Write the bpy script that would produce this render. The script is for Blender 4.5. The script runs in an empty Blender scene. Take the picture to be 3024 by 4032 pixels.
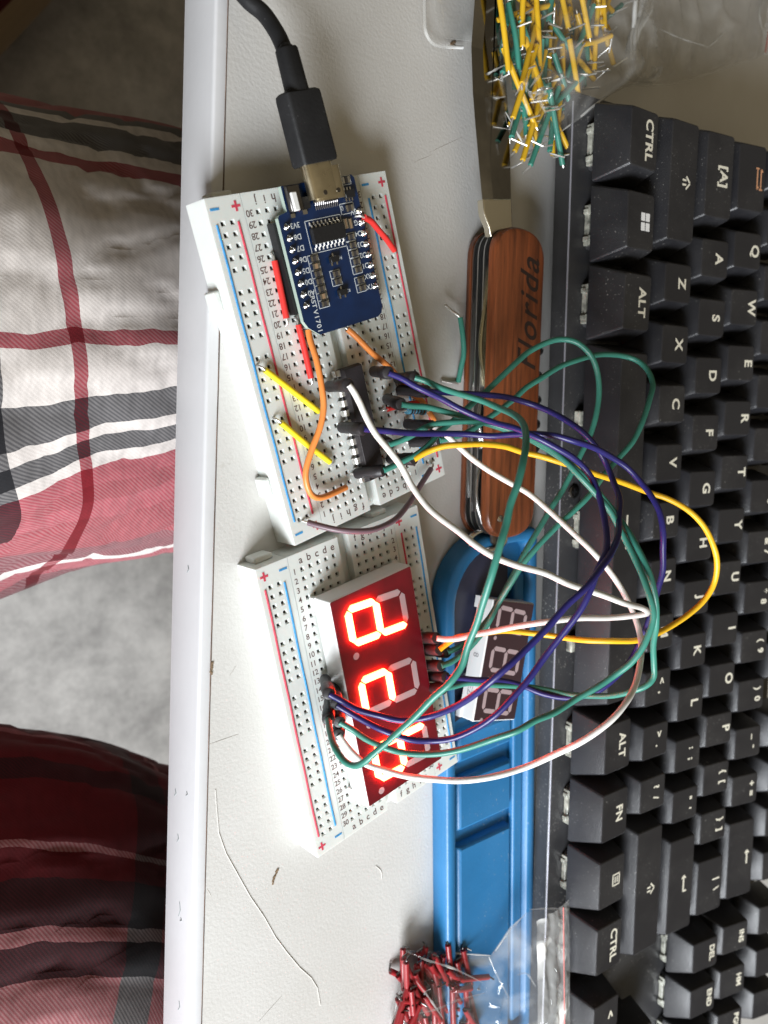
import bpy, math, random
from mathutils import Vector, Matrix, noise
random.seed(7)
S = 0.001                      # the scene is modelled in millimetres, Blender units are metres
sc = bpy.context.scene
COL = sc.collection
# ------------------------------------------------------------------ camera (solved from the boards and the keyboard)
CAM = Vector((-97.498, 0.0, 176.462))
ROT = Matrix(((0.7611631976548878, 0.02700086, -0.6479981), (0.04534625, 0.99447223, 0.0947032), (0.6469732, -0.10146888, 0.75573128)))
F = 3235.15
def ray(px, py):
    return ROT @ Vector(((px - 1512) / F, -(py - 2016) / F, -1.0))
def at(px, py, z=0.0):         # the point of the horizontal plane z that this sight line meets
    d = ray(px, py); t = (z - CAM.z) / d.z
    return CAM + d * t

# ------------------------------------------------------------------ mesh helpers
class MB:
    def __init__(s): s.v = []; s.f = []; s.m = []; s.uv = None
    def add(s, vs, fs, mi=0, M=None):
        o = len(s.v)
        for p in vs:
            p = Vector(p)
            s.v.append(M @ p if M is not None else p)
        for f in fs: s.f.append(tuple(i + o for i in f)); s.m.append(mi)
        return s
    def box(s, c, d, mi=0, rz=0.0, M=None):
        x, y, z = d[0] / 2, d[1] / 2, d[2] / 2
        vs = [(-x,-y,-z),(x,-y,-z),(x,y,-z),(-x,y,-z),(-x,-y,z),(x,-y,z),(x,y,z),(-x,y,z)]
        fs = [(0,3,2,1),(4,5,6,7),(0,1,5,4),(1,2,6,5),(2,3,7,6),(3,0,4,7)]
        T = Matrix.Translation(Vector(c)) @ Matrix.Rotation(rz, 4, 'Z')
        if M is not None: T = M @ T
        return s.add(vs, fs, mi, T)
    def loft(s, rings, mi=0, bottom=True, top=True, M=None, closed=True):
        assert len({len(r) for r in rings}) == 1
        n = len(rings[0]); vs = [p for r in rings for p in r]; fs = []
        for k in range(len(rings) - 1):
            for i in range(n if closed else n - 1):
                j = (i + 1) % n
                fs.append((k*n+i, k*n+j, (k+1)*n+j, (k+1)*n+i))
        if bottom: fs.append(tuple(range(n - 1, -1, -1)))
        if top: fs.append(tuple((len(rings) - 1) * n + i for i in range(n)))
        return s.add(vs, fs, mi, M)
    def tube(s, path, r, n=10, mi=0, caps=True, round_ends=False, M=None):
        P = [Vector(p) for p in path]; N = len(P)
        rr_ = r if callable(r) else (lambda t: r)
        t0 = (P[1] - P[0]).normalized()
        up = Vector((0, 0, 1)) if abs(t0.z) < .9 else Vector((1, 0, 0))
        a = t0.cross(up).normalized(); rings = []
        for i in range(N):
            t = (P[min(i+1, N-1)] - P[max(i-1, 0)]).normalized()
            a = (a - t * a.dot(t)).normalized(); b = t.cross(a)
            R = rr_(i / (N - 1))
            rings.append([P[i] + (a * math.cos(2*math.pi*k/n) + b * math.sin(2*math.pi*k/n)) * R for k in range(n)])
        if round_ends:
            def end(ring, c, d):
                R = (ring[0] - c).length
                return [[c + (p - c) * .72 + d * R * .55 for p in ring], [c + (p - c) * .3 + d * R * .8 for p in ring]]
            d0 = (P[0] - P[1]).normalized(); d1 = (P[-1] - P[-2]).normalized()
            e0 = end(rings[0], P[0], d0); e1 = end(rings[-1], P[-1], d1)
            rings = [e0[1], e0[0]] + rings + e1
        return s.loft(rings, mi, caps, caps, M)
    def build(s, name, mats, parent=None, smooth=False, angle=40, bevel=0, seg=2):
        me = bpy.data.meshes.new(name)
        me.from_pydata([tuple(p * S) for p in s.v], [], s.f)
        if not isinstance(mats, (list, tuple)): mats = [mats]
        for m in mats: me.materials.append(m)
        for p, mi in zip(me.polygons, s.m): p.material_index = mi
        if s.uv:
            l = me.uv_layers.new(name='UVMap')
            for lp in me.loops: l.data[lp.index].uv = s.uv[lp.vertex_index]
        if smooth:
            me.polygons.foreach_set('use_smooth', [True] * len(me.polygons))
            if angle < 180: me.set_sharp_from_angle(angle=math.radians(angle))
        me.update()
        o = bpy.data.objects.new(name, me); COL.objects.link(o)
        if parent is not None: o.parent = parent
        if bevel:
            b = o.modifiers.new('bevel', 'BEVEL'); b.width = bevel * S; b.segments = seg; b.limit_method = 'ANGLE'; b.angle_limit = math.radians(40)
            if not smooth:
                me.polygons.foreach_set('use_smooth', [True] * len(me.polygons)); me.set_sharp_from_angle(angle=math.radians(60))
        return o

def thing(name, label, cat, loc=(0, 0, 0), rz=0.0, group=None, kind=None):
    o = bpy.data.objects.new(name, None); COL.objects.link(o)
    o.empty_display_size = 0.005
    o.location = Vector(loc) * S; o.rotation_euler = (0, 0, rz)
    return tag(o, label, cat, group, kind)
def tag(o, label, cat, group=None, kind=None):
    if label: o['label'] = label
    if cat: o['category'] = cat
    if group: o['group'] = group
    if kind: o['kind'] = kind
    return o
def rr(w, d, r, n=5, cx=0, cy=0, z=0, sh=0.0):
    r = max(min(r, w / 2 - 1e-3, d / 2 - 1e-3), 1e-3); out = []
    for (sx, sy, a0) in ((1, 1, 0), (-1, 1, 90), (-1, -1, 180), (1, -1, 270)):
        for k in range(n + 1):
            a = math.radians(a0 + 90 * k / n)
            out.append(Vector((cx + sx * (w/2 - r) + r * math.cos(a), cy + sy * (d/2 - r) + r * math.sin(a), z)))
    return out
def cr(pts, n=8):             # Catmull-Rom through the points
    P = [Vector(p) for p in pts]; P = [P[0] * 2 - P[1]] + P + [P[-1] * 2 - P[-2]]; out = []
    for i in range(1, len(P) - 2):
        a, b, c, d = P[i-1], P[i], P[i+1], P[i+2]
        for k in range(n):
            t = k / n
            out.append(((b * 2) + (c - a) * t + (a * 2 - b * 5 + c * 4 - d) * t * t + (b * 3 - a - c * 3 + d) * t ** 3) * .5)
    out.append(P[-2]); return out
_tc = {}
def text(mb, s, size, M, mi=0, shear=0.0, bold=0.0, spacing=1.0, raise_=0.0):
    key = (s, shear, bold, spacing, raise_)
    if key not in _tc:
        c = bpy.data.curves.new('t', 'FONT'); c.body = s; c.align_x = 'CENTER'; c.align_y = 'CENTER'
        c.shear = shear; c.offset = bold; c.space_character = spacing; c.extrude = raise_; c.resolution_u = 4
        o = bpy.data.objects.new('t', c); me = bpy.data.meshes.new_from_object(o)
        _tc[key] = ([v.co.copy() for v in me.vertices], [tuple(p.vertices) for p in me.polygons])
        bpy.data.objects.remove(o); bpy.data.meshes.remove(me); bpy.data.curves.remove(c)
    vs, fs = _tc[key]
    mb.add(vs, fs, mi, M @ Matrix.Diagonal((size, size, size, 1)))
def TR(x, y, z, rz=0.0): return Matrix.Translation((x, y, z)) @ Matrix.Rotation(rz, 4, 'Z')

# ------------------------------------------------------------------ materials
def mat(name, color, rough=.5, metal=0.0, spec=.5, noise_amt=0.0, noise_scale=200.0, bump=0.0, bump_scale=800.0, coat=0.0, sss=0.0, emit=None, emit_s=0.0, rvar=0.0):
    m = bpy.data.materials.new(name); m.use_nodes = True
    nt = m.node_tree; b = nt.nodes['Principled BSDF']
    c = color if len(color) == 4 else (*color, 1)
    b.inputs['Base Color'].default_value = c
    b.inputs['Roughness'].default_value = rough; b.inputs['Metallic'].default_value = metal
    b.inputs['Specular IOR Level'].default_value = spec; b.inputs['Coat Weight'].default_value = coat
    if sss:
        b.inputs['Subsurface Weight'].default_value = sss
        b.inputs['Subsurface Radius'].default_value = (1, .7, .6); b.inputs['Subsurface Scale'].default_value = .0025
    if emit: b.inputs['Emission Color'].default_value = (*emit, 1); b.inputs['Emission Strength'].default_value = emit_s
    if noise_amt or bump or rvar:
        tc = nt.nodes.new('ShaderNodeTexCoord')
    if noise_amt or rvar:
        n = nt.nodes.new('ShaderNodeTexNoise'); n.inputs['Scale'].default_value = noise_scale; n.inputs['Detail'].default_value = 6
        nt.links.new(tc.outputs['Object'], n.inputs['Vector'])
    if noise_amt:
        mr = nt.nodes.new('ShaderNodeMapRange'); mr.inputs['From Min'].default_value = .3; mr.inputs['From Max'].default_value = .7
        mr.inputs['To Min'].default_value = 1 - noise_amt; mr.inputs['To Max'].default_value = 1 + noise_amt * .5
        nt.links.new(n.outputs['Fac'], mr.inputs['Value'])
        mx = nt.nodes.new('ShaderNodeVectorMath'); mx.operation = 'SCALE'; mx.inputs[0].default_value = c[:3]
        nt.links.new(mr.outputs[0], mx.inputs['Scale']); nt.links.new(mx.outputs[0], b.inputs['Base Color'])
    if rvar:
        m2 = nt.nodes.new('ShaderNodeMapRange'); m2.inputs['To Min'].default_value = max(rough - rvar, .02); m2.inputs['To Max'].default_value = rough + rvar
        nt.links.new(n.outputs['Fac'], m2.inputs['Value']); nt.links.new(m2.outputs[0], b.inputs['Roughness'])
    if bump:
        n2 = nt.nodes.new('ShaderNodeTexNoise'); n2.inputs['Scale'].default_value = bump_scale; n2.inputs['Detail'].default_value = 3
        nt.links.new(tc.outputs['Object'], n2.inputs['Vector'])
        bp = nt.nodes.new('ShaderNodeBump'); bp.inputs['Strength'].default_value = bump; bp.inputs['Distance'].default_value = .0002
        nt.links.new(n2.outputs['Fac'], bp.inputs['Height']); nt.links.new(bp.outputs[0], b.inputs['Normal'])
    return m

M_board = mat('breadboard plastic', (.70, .72, .69), .38, sss=.25, noise_amt=.04, noise_scale=60, bump=.15, bump_scale=300)
M_hole = mat('contact metal in the holes', (.10, .08, .07), .5, .3)
M_print = mat('dark printed ink', (.10, .055, .05), .7)
M_red_line = mat('red printed line', (.62, .06, .10), .6, noise_amt=.25, noise_scale=900)
M_blue_line = mat('blue printed line', (.05, .30, .62), .6, noise_amt=.25, noise_scale=900)
M_black = mat('black plastic', (.012, .012, .013), .45, bump=.3, bump_scale=1500, rvar=.1, noise_scale=300)
M_black_rubber = mat('black rubber', (.010, .010, .011), .62, spec=.35, bump=.3, bump_scale=1200)
M_plug = mat('black jumper housing', (.018, .015, .017), .48, rvar=.12, noise_scale=500, bump=.5, bump_scale=700)
M_tin = mat('tinned metal', (.80, .79, .76), .36, .85, rvar=.12, noise_scale=600)
M_solder = mat('solder', (.70, .70, .70), .2, 1.0)
M_gold = mat('warm plated steel', (.72, .64, .47), .3, 1.0, rvar=.1, noise_scale=300, noise_amt=.12)
M_pcb = mat('blue solder mask', (.004, .020, .075), .3, coat=.3, noise_amt=.2, noise_scale=250, bump=.1, bump_scale=500)
M_pcb_edge = mat('raw circuit board edge', (.34, .42, .36), .7)
M_silk = mat('white silkscreen', (.62, .66, .68), .6)
M_ceram = mat('resistor ceramic', (.05, .045, .045), .4)
M_capc = mat('brown ceramic capacitor', (.32, .21, .12), .45)
M_whiteplastic = mat('white plastic', (.78, .78, .76), .35)
M_chiptext = mat('faint chip marking', (.07, .065, .068), .6)
def wire_mat(n, c): return mat(n, c, .38, spec=.5, noise_amt=.06, noise_scale=120, rvar=.06, sss=0)
M_w_white = wire_mat('white insulation', (.80, .78, .74))
M_w_yellow = wire_mat('yellow orange insulation', (.88, .50, .02))
M_w_blue = wire_mat('dark blue insulation', (.019, .016, .125))
M_w_green = wire_mat('teal green insulation', (.045, .23, .175))
M_w_orange = wire_mat('orange insulation', (.80, .26, .06))
M_w_red = wire_mat('red insulation', (.68, .035, .03))
M_w_lemon = wire_mat('lemon insulation', (.85, .68, .02))
M_w_bagred = wire_mat('deep red insulation', (.27, .014, .018))
M_w_brown = wire_mat('mauve brown insulation', (.16, .10, .12))
M_w_dyellow = wire_mat('mustard insulation', (.70, .42, .02))
M_tray = mat('blue plastic', (.022, .175, .40), .42, noise_amt=.15, noise_scale=30, bump=.25, bump_scale=900, rvar=.08)
M_case = mat('keyboard plate', (.045, .045, .048), .38, rvar=.15, noise_scale=60, bump=.2, bump_scale=1500, noise_amt=.3)
M_key = mat('keycap plastic', (.018, .018, .021), .36, bump=.35, bump_scale=2500, rvar=.1, noise_scale=150)
def speckle(m, amount, scale, col):
    nt = m.node_tree; L = nt.links; b = nt.nodes['Principled BSDF']; tc = nt.nodes.new('ShaderNodeTexCoord')
    n = nt.nodes.new('ShaderNodeTexNoise'); n.inputs['Scale'].default_value = scale; n.inputs['Detail'].default_value = 2; L.new(tc.outputs['Object'], n.inputs['Vector'])
    n2 = nt.nodes.new('ShaderNodeTexNoise'); n2.inputs['Scale'].default_value = scale / 25; n2.inputs['Detail'].default_value = 4; L.new(tc.outputs['Object'], n2.inputs['Vector'])
    mr = nt.nodes.new('ShaderNodeMapRange'); mr.inputs['From Min'].default_value = amount; mr.inputs['From Max'].default_value = amount + .05; L.new(n.outputs['Fac'], mr.inputs['Value'])
    m2 = nt.nodes.new('ShaderNodeMapRange'); m2.inputs['From Min'].default_value = .45; m2.inputs['From Max'].default_value = .75; L.new(n2.outputs['Fac'], m2.inputs['Value'])
    mm = nt.nodes.new('ShaderNodeMath'); mm.operation = 'MULTIPLY'; L.new(mr.outputs[0], mm.inputs[0]); L.new(m2.outputs[0], mm.inputs[1])
    ad = nt.nodes.new('ShaderNodeMath'); ad.operation = 'MULTIPLY_ADD'; ad.inputs[1].default_value = .05; L.new(m2.outputs[0], ad.inputs[0]); L.new(mm.outputs[0], ad.inputs[2]); ad.use_clamp = True
    mx = nt.nodes.new('ShaderNodeMixRGB'); mx.inputs[2].default_value = (*col, 1); L.new(ad.outputs[0], mx.inputs[0])
    if b.inputs['Base Color'].links: L.new(b.inputs['Base Color'].links[0].from_socket, mx.inputs[1])
    else: mx.inputs[1].default_value = b.inputs['Base Color'].default_value
    L.new(mx.outputs[0], b.inputs['Base Color'])
speckle(M_key, .68, 1500, (.30, .29, .27)); speckle(M_case, .64, 1300, (.32, .31, .29)); speckle(M_tray, .67, 900, (.30, .38, .44)); speckle(M_black_rubber, .70, 1400, (.3, .3, .3))
M_legend = mat('pale legend', (.74, .70, .58), .5)
M_legend_w = mat('white legend', (.85, .85, .85), .4)
M_legend_o = mat('orange legend', (.60, .30, .16), .5)  # one even orange colour for the tab legend
M_switch = mat('clear switch housing', (.42, .42, .36), .2, noise_amt=.7, noise_scale=420, bump=.8, bump_scale=400)
M_steel = mat('polished steel', (.55, .55, .54), .22, 1.0, rvar=.12, noise_scale=150)
M_blade = mat('brushed blade steel', (.22, .21, .195), .14, 1.0, noise_amt=.25, noise_scale=60, rvar=.1, bump=.6, bump_scale=70)
M_alu = mat('aluminium liner', (.58, .58, .58), .35, 1.0)
M_dsteel = mat('dark steel', (.16, .15, .145), .35, 1.0, rvar=.15, noise_scale=200)
M_face = mat('display face plate', (.15, .006, .012), .4, noise_amt=.25, noise_scale=180)
M_face2 = mat('spare display face plate', (.045, .022, .026), .4)
M_seg_off = mat('unlit segment', (.44, .33, .34), .5)
M_dispside = mat('white display housing', (.80, .80, .79), .4)
M_lit = mat('lit red segment', (1, .6, .4), .5, emit=(1.0, .030, .010), emit_s=75)
M_edge = mat('white edge band', (.66, .66, .675), .45, noise_amt=.05, noise_scale=40, bump=.15, bump_scale=400)
M_joint = mat('dirty glue joint', (.16, .10, .07), .9, noise_amt=.6, noise_scale=120)
M_scuff = mat('dark scuff', (.20, .22, .22), .8)
M_thread = mat('pale thread', (.62, .60, .57), .8)
M_dirt = mat('brown crumb', (.22, .15, .09), .9)

def desk_material():
    m = mat('textured white desktop', (.60, .585, .56), .5); nt = m.node_tree; L = nt.links; b = nt.nodes['Principled BSDF']
    tc = nt.nodes.new('ShaderNodeTexCoord')
    def N(sc_, det=4):
        n = nt.nodes.new('ShaderNodeTexNoise'); n.inputs['Scale'].default_value = sc_; n.inputs['Detail'].default_value = det; L.new(tc.outputs['Object'], n.inputs['Vector']); return n
    n1 = N(14, 5); r1 = nt.nodes.new('ShaderNodeValToRGB'); r1.color_ramp.elements[0].position = .3; r1.color_ramp.elements[0].color = (.53, .51, .48, 1)
    r1.color_ramp.elements[1].position = .62; r1.color_ramp.elements[1].color = (.64, .63, .61, 1); L.new(n1.outputs['Fac'], r1.inputs[0])
    n2 = N(75, 6); r2 = nt.nodes.new('ShaderNodeValToRGB'); r2.color_ramp.elements[0].position = .70; r2.color_ramp.elements[0].color = (0, 0, 0, 1)
    r2.color_ramp.elements[1].position = .80; r2.color_ramp.elements[1].color = (1, 1, 1, 1); L.new(n2.outputs['Fac'], r2.inputs[0])
    mx = nt.nodes.new('ShaderNodeMixRGB'); mx.inputs[2].default_value = (.26, .21, .15, 1); L.new(r1.outputs[0], mx.inputs[1])
    mu = nt.nodes.new('ShaderNodeMath'); mu.operation = 'MULTIPLY'; mu.inputs[1].default_value = .55; L.new(r2.outputs[0], mu.inputs[0]); L.new(mu.outputs[0], mx.inputs[0])
    L.new(mx.outputs[0], b.inputs['Base Color'])
    v = nt.nodes.new('ShaderNodeTexNoise'); v.inputs['Scale'].default_value = 1100; v.inputs['Detail'].default_value = 2; L.new(tc.outputs['Object'], v.inputs['Vector'])
    bp = nt.nodes.new('ShaderNodeBump'); bp.inputs['Strength'].default_value = .35; bp.inputs['Distance'].default_value = .00022
    L.new(v.outputs['Fac'], bp.inputs['Height']); L.new(bp.outputs[0], b.inputs['Normal']); return m
M_desk = desk_material()

def wood_material():
    m = mat('reddish walnut', (.3, .1, .04), .32); nt = m.node_tree; L = nt.links; b = nt.nodes['Principled BSDF']
    tc = nt.nodes.new('ShaderNodeTexCoord'); mp = nt.nodes.new('ShaderNodeMapping'); mp.inputs['Scale'].default_value = (420, 22, 420); L.new(tc.outputs['Object'], mp.inputs[0])
    n = nt.nodes.new('ShaderNodeTexNoise'); n.inputs['Scale'].default_value = 1.6; n.inputs['Detail'].default_value = 8; n.inputs['Roughness'].default_value = .7; L.new(mp.outputs[0], n.inputs['Vector'])
    r = nt.nodes.new('ShaderNodeValToRGB'); e = r.color_ramp.elements
    e[0].position = .32; e[0].color = (.05, .016, .008, 1); e[1].position = .68; e[1].color = (.29, .078, .026, 1)
    x = e.new(.5); x.color = (.19, .054, .019, 1); L.new(n.outputs['Fac'], r.inputs[0]); L.new(r.outputs[0], b.inputs['Base Color'])
    bp = nt.nodes.new('ShaderNodeBump'); bp.inputs['Strength'].default_value = .3; bp.inputs['Distance'].default_value = .0002; L.new(n.outputs['Fac'], bp.inputs['Height']); L.new(bp.outputs[0], b.inputs['Normal'])
    return m
M_wood = wood_material()
M_burn = mat('burnt lettering', (.022, .010, .006), .7)

def film_material(name, haze=.05, tint=(1, 1, 1), bd=.0042, rough=.06):
    m = bpy.data.materials.new(name); m.use_nodes = True; nt = m.node_tree; L = nt.links
    for n in list(nt.nodes): nt.nodes.remove(n)
    out = nt.nodes.new('ShaderNodeOutputMaterial'); tr = nt.nodes.new('ShaderNodeBsdfTransparent'); tr.inputs[0].default_value = (*tint, 1)
    gl = nt.nodes.new('ShaderNodeBsdfGlossy'); gl.inputs['Roughness'].default_value = rough; df = nt.nodes.new('ShaderNodeBsdfTranslucent'); df.inputs[0].default_value = (.8, .8, .78, 1)
    d2 = nt.nodes.new('ShaderNodeBsdfDiffuse'); d2.inputs[0].default_value = (.75, .75, .73, 1)
    tc = nt.nodes.new('ShaderNodeTexCoord')
    n = nt.nodes.new('ShaderNodeTexNoise'); n.inputs['Scale'].default_value = 75; n.inputs['Detail'].default_value = 1.0; n.inputs['Distortion'].default_value = .4; L.new(tc.outputs['Object'], n.inputs['Vector'])
    bp = nt.nodes.new('ShaderNodeBump'); bp.inputs['Strength'].default_value = .8; bp.inputs['Distance'].default_value = bd; L.new(n.outputs['Fac'], bp.inputs['Height'])
    L.new(bp.outputs[0], gl.inputs['Normal'])
    fr = nt.nodes.new('ShaderNodeLayerWeight'); fr.inputs[0].default_value = .5; L.new(bp.outputs[0], fr.inputs['Normal'])
    pw = nt.nodes.new('ShaderNodeMath'); pw.operation = 'POWER'; pw.inputs[1].default_value = 4.0; L.new(fr.outputs['Facing'], pw.inputs[0])
    fm = nt.nodes.new('ShaderNodeMath'); fm.operation = 'MULTIPLY_ADD'; fm.inputs[1].default_value = .40; fm.inputs[2].default_value = .035; L.new(pw.outputs[0], fm.inputs[0])
    m1 = nt.nodes.new('ShaderNodeMixShader'); L.new(fm.outputs[0], m1.inputs[0]); L.new(tr.outputs[0], m1.inputs[1]); L.new(gl.outputs[0], m1.inputs[2])
    r = nt.nodes.new('ShaderNodeValToRGB'); r.color_ramp.elements[0].position = .5; r.color_ramp.elements[0].color = (haze * .35,) * 3 + (1,); r.color_ramp.elements[1].position = .72; r.color_ramp.elements[1].color = (haze * 2.2,) * 3 + (1,)
    L.new(n.outputs['Fac'], r.inputs[0])
    m2 = nt.nodes.new('ShaderNodeMixShader'); L.new(r.outputs[0], m2.inputs[0]); L.new(m1.outputs[0], m2.inputs[1]); L.new(d2.outputs[0], m2.inputs[2])
    L.new(m2.outputs[0], out.inputs[0]); return m
M_film = film_material('clear bag film', haze=.075)
M_zip = film_material('folded zip strip film', .6, bd=.001, rough=.22)
M_fold = film_material('whitish film fold', .42, bd=.002)
M_filmB = film_material('hazier bag film', .11)

def ramp(nt, stops, interp='CONSTANT'):
    r = nt.nodes.new('ShaderNodeValToRGB'); r.color_ramp.interpolation = interp; e = r.color_ramp.elements
    e[0].position = stops[0][0]; e[0].color = (*stops[0][1], 1)
    e[1].position = stops[1][0]; e[1].color = (*stops[1][1], 1)
    for p, c in stops[2:]:
        x = e.new(p); x.color = (*c, 1)
    return r
def plaid(name, ustops, vstops, twill=900.0, gain=1.0):
    m = mat(name, (.5, .5, .5), .85, spec=.2); nt = m.node_tree; L = nt.links; b = nt.nodes['Principled BSDF']
    uv = nt.nodes.new('ShaderNodeUVMap'); uv.uv_map = 'UVMap'
    wn = nt.nodes.new('ShaderNodeTexNoise'); wn.inputs['Scale'].default_value = 14; L.new(uv.outputs[0], wn.inputs['Vector'])
    w1 = nt.nodes.new('ShaderNodeVectorMath'); w1.operation = 'MULTIPLY_ADD'; w1.inputs[1].default_value = (.010, .010, 0); L.new(wn.outputs['Color'], w1.inputs[0]); L.new(uv.outputs[0], w1.inputs[2])
    sp = nt.nodes.new('ShaderNodeSeparateXYZ'); L.new(w1.outputs[0], sp.inputs[0])
    fr = []
    for i in (0, 1):
        f = nt.nodes.new('ShaderNodeMath'); f.operation = 'FRACT'; L.new(sp.outputs[i], f.inputs[0]); fr.append(f)
    ru = ramp(nt, ustops); rv = ramp(nt, vstops); L.new(fr[0].outputs[0], ru.inputs[0]); L.new(fr[1].outputs[0], rv.inputs[0])
    # twill: diagonal ribs decide which yarn lies on top
    s2 = nt.nodes.new('ShaderNodeSeparateXYZ'); L.new(uv.outputs[0], s2.inputs[0])
    ad = nt.nodes.new('ShaderNodeMath'); ad.operation = 'MULTIPLY_ADD'; ad.inputs[1].default_value = .4; L.new(s2.outputs[0], ad.inputs[0]); L.new(s2.outputs[1], ad.inputs[2])
    ml = nt.nodes.new('ShaderNodeMath'); ml.operation = 'MULTIPLY'; ml.inputs[1].default_value = twill; L.new(ad.outputs[0], ml.inputs[0])
    sn = nt.nodes.new('ShaderNodeMath'); sn.operation = 'SINE'; L.new(ml.outputs[0], sn.inputs[0])
    mr = nt.nodes.new('ShaderNodeMapRange'); mr.inputs['From Min'].default_value = -.5; mr.inputs['From Max'].default_value = .5; mr.inputs['To Min'].default_value = .28; mr.inputs['To Max'].default_value = .72; L.new(sn.outputs[0], mr.inputs['Value'])
    mx = nt.nodes.new('ShaderNodeMixRGB'); L.new(mr.outputs[0], mx.inputs[0]); L.new(ru.outputs[0], mx.inputs[1]); L.new(rv.outputs[0], mx.inputs[2])
    pr = nt.nodes.new('ShaderNodeMixRGB'); pr.blend_type = 'MULTIPLY'; pr.inputs[0].default_value = 1.0; L.new(ru.outputs[0], pr.inputs[1]); L.new(rv.outputs[0], pr.inputs[2])
    ps = nt.nodes.new('ShaderNodeVectorMath'); ps.operation = 'SCALE'; ps.inputs['Scale'].default_value = 1.55; L.new(pr.outputs[0], ps.inputs[0])
    m3 = nt.nodes.new('ShaderNodeMixRGB'); m3.inputs[0].default_value = .72; L.new(mx.outputs[0], m3.inputs[1]); L.new(ps.outputs[0], m3.inputs[2]); mx = m3
    fz = nt.nodes.new('ShaderNodeTexNoise'); fz.inputs['Scale'].default_value = 90; fz.inputs['Detail'].default_value = 8; L.new(uv.outputs[0], fz.inputs['Vector'])
    fm = nt.nodes.new('ShaderNodeMapRange'); fm.inputs['From Min'].default_value = .3; fm.inputs['From Max'].default_value = .7; fm.inputs['To Min'].default_value = .82 * gain; fm.inputs['To Max'].default_value = 1.08 * gain; L.new(fz.outputs['Fac'], fm.inputs['Value'])
    sc2 = nt.nodes.new('ShaderNodeVectorMath'); sc2.operation = 'SCALE'; L.new(mx.outputs[0], sc2.inputs[0]); L.new(fm.outputs[0], sc2.inputs['Scale']); L.new(sc2.outputs[0], b.inputs['Base Color'])
    bp = nt.nodes.new('ShaderNodeBump'); bp.inputs['Strength'].default_value = .10; bp.inputs['Distance'].default_value = .00008
    L.new(sn.outputs[0], bp.inputs['Height']); L.new(bp.outputs[0], b.inputs['Normal'])
    b.inputs['Sheen Weight'].default_value = .2
    return m

# ------------------------------------------------------------------ desk
desk = thing('desk', 'white textured desk with a white plastic edge band along its front', 'desk', (160, 0, 0))
b = MB(); b.box((155 + .15, 0, -8), (630 - .3, 1000, 16)); b.build('desktop', M_desk, desk)
b = MB()
prof = [(-160.0, -.12), (-160.5, -.02), (-162.4, -.03), (-162.8, -.15), (-163.02, -.45), (-163.1, -1.0), (-163.1, -15.2), (-162.7, -15.9), (-160.0, -16.1)]
rings = []
for k in range(61):
    y = 500 - 1000 * k / 60
    rings.append([Vector((x + .05 * noise.noise(Vector((0, y * .05, 3))), y, z)) for x, z in prof])
b.loft(rings); eb = b.build('edge_band', M_edge, desk, smooth=True, angle=50)
b = MB()
b.tube([(-159.95 + .12 * noise.noise(Vector((y * .06, 1, 0))), y, -.12) for y in range(-400, 401, 4)], lambda t: .12 + .10 * abs(noise.noise(Vector((t * 90, 5, 0)))), 6)
b.build('glue_joint', M_joint, desk)
b = MB()
def scuff(p0, p1, r=.10, zz=.02, bend=0):
    a = Vector(p0); c = Vector(p1); mid = (a + c) / 2 + Vector((bend, 0, 0))
    pts = cr([a, mid, c], 4); b.tube([(q.x - 160, q.y, zz) for q in pts], lambda t: r * (1 - .6 * abs(2*t-1)), 4)
for p, q in [((832, 3530), (815, 3500)), ((1110, 3530), (1118, 3480)), ((1690, 600), (1820, 540)), ((1630, 640), (1700, 610)), ((825, 2930), (940, 2890)), ((1020, 4020), (1110, 3920)), ((1235, 4010), (1290, 3820)), ((905, 2660), (930, 2620))]:
    u, w = at(*p, 0), at(*q, 0); scuff((u.x, u.y, 0), (w.x, w.y, 0), .07)
b.build('scratches', mat('pale scratch', (.50, .47, .43), .8), desk)
b = MB()   # dents and marks on the outer face of the edge band
for (px, py, l) in [(705, 3960, 30), (707, 3580, 45), (712, 3620, 12), (700, 3300, 26), (690, 3120, 22), (735, 3125, 14), (770, 2790, 14), (805, 2440, 34), (800, 2470, 18), (818, 2350, 20), (740, 2240, 20), (790, 2830, 16)]:
    d = ray(px, py); t = (-3.12 - CAM.x) / d.x; q = CAM + d * t
    if q.z < -1.9:
        b.tube([(q.x - 160, q.y + l * .045, q.z), (q.x - 160 - .02, q.y, q.z + .5), (q.x - 160, q.y - l * .045, q.z - .4)], .13, 4)
b.build('edge_marks', M_scuff, desk)
# small dirt on the desktop
def crumb(px, py, sx, sy, rz, label):
    p = at(px, py, 0); m = MB()
    for k in range(5):
        m.box((random.uniform(-.4, .4) * sx, (k / 4 - .5) * sy, .12), (sx * random.uniform(.5, 1), sy * .35, .25), rz=random.uniform(-.5, .5))
    o = m.build('crumb', M_dirt, bevel=.05, seg=1); o.location = p * S; o.rotation_euler = (0, 0, rz); tag(o, label, 'crumb')
crumb(1083, 3452, .8, 3.2, -.35, 'brown seed-like crumb on the desk below the breadboard with the lit display')
crumb(1785, 178, 1.6, 1.6, .2, 'brown dirt speck cluster on the desk left of the knife blade')
crumb(832, 2632, .7, 2.4, 0, 'small brown crumb stuck in the joint at the desk edge')
m = MB(); m.tube([at(x, y, .12) - at(1100, 3600, 0) for x, y in [(848, 3110), (855, 3200), (862, 3280), (890, 3360), (940, 3450), (985, 3530), (1040, 3610), (1085, 3690), (1130, 3750), (1180, 3810), (1225, 3850), (1250, 3890), (1262, 3960)]], .085, 6)
o = m.build('thread', M_thread, smooth=True); o.location = at(1100, 3600, 0) * S; tag(o, 'long thin white hair or thread lying on the desk near its edge', 'thread')
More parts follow.
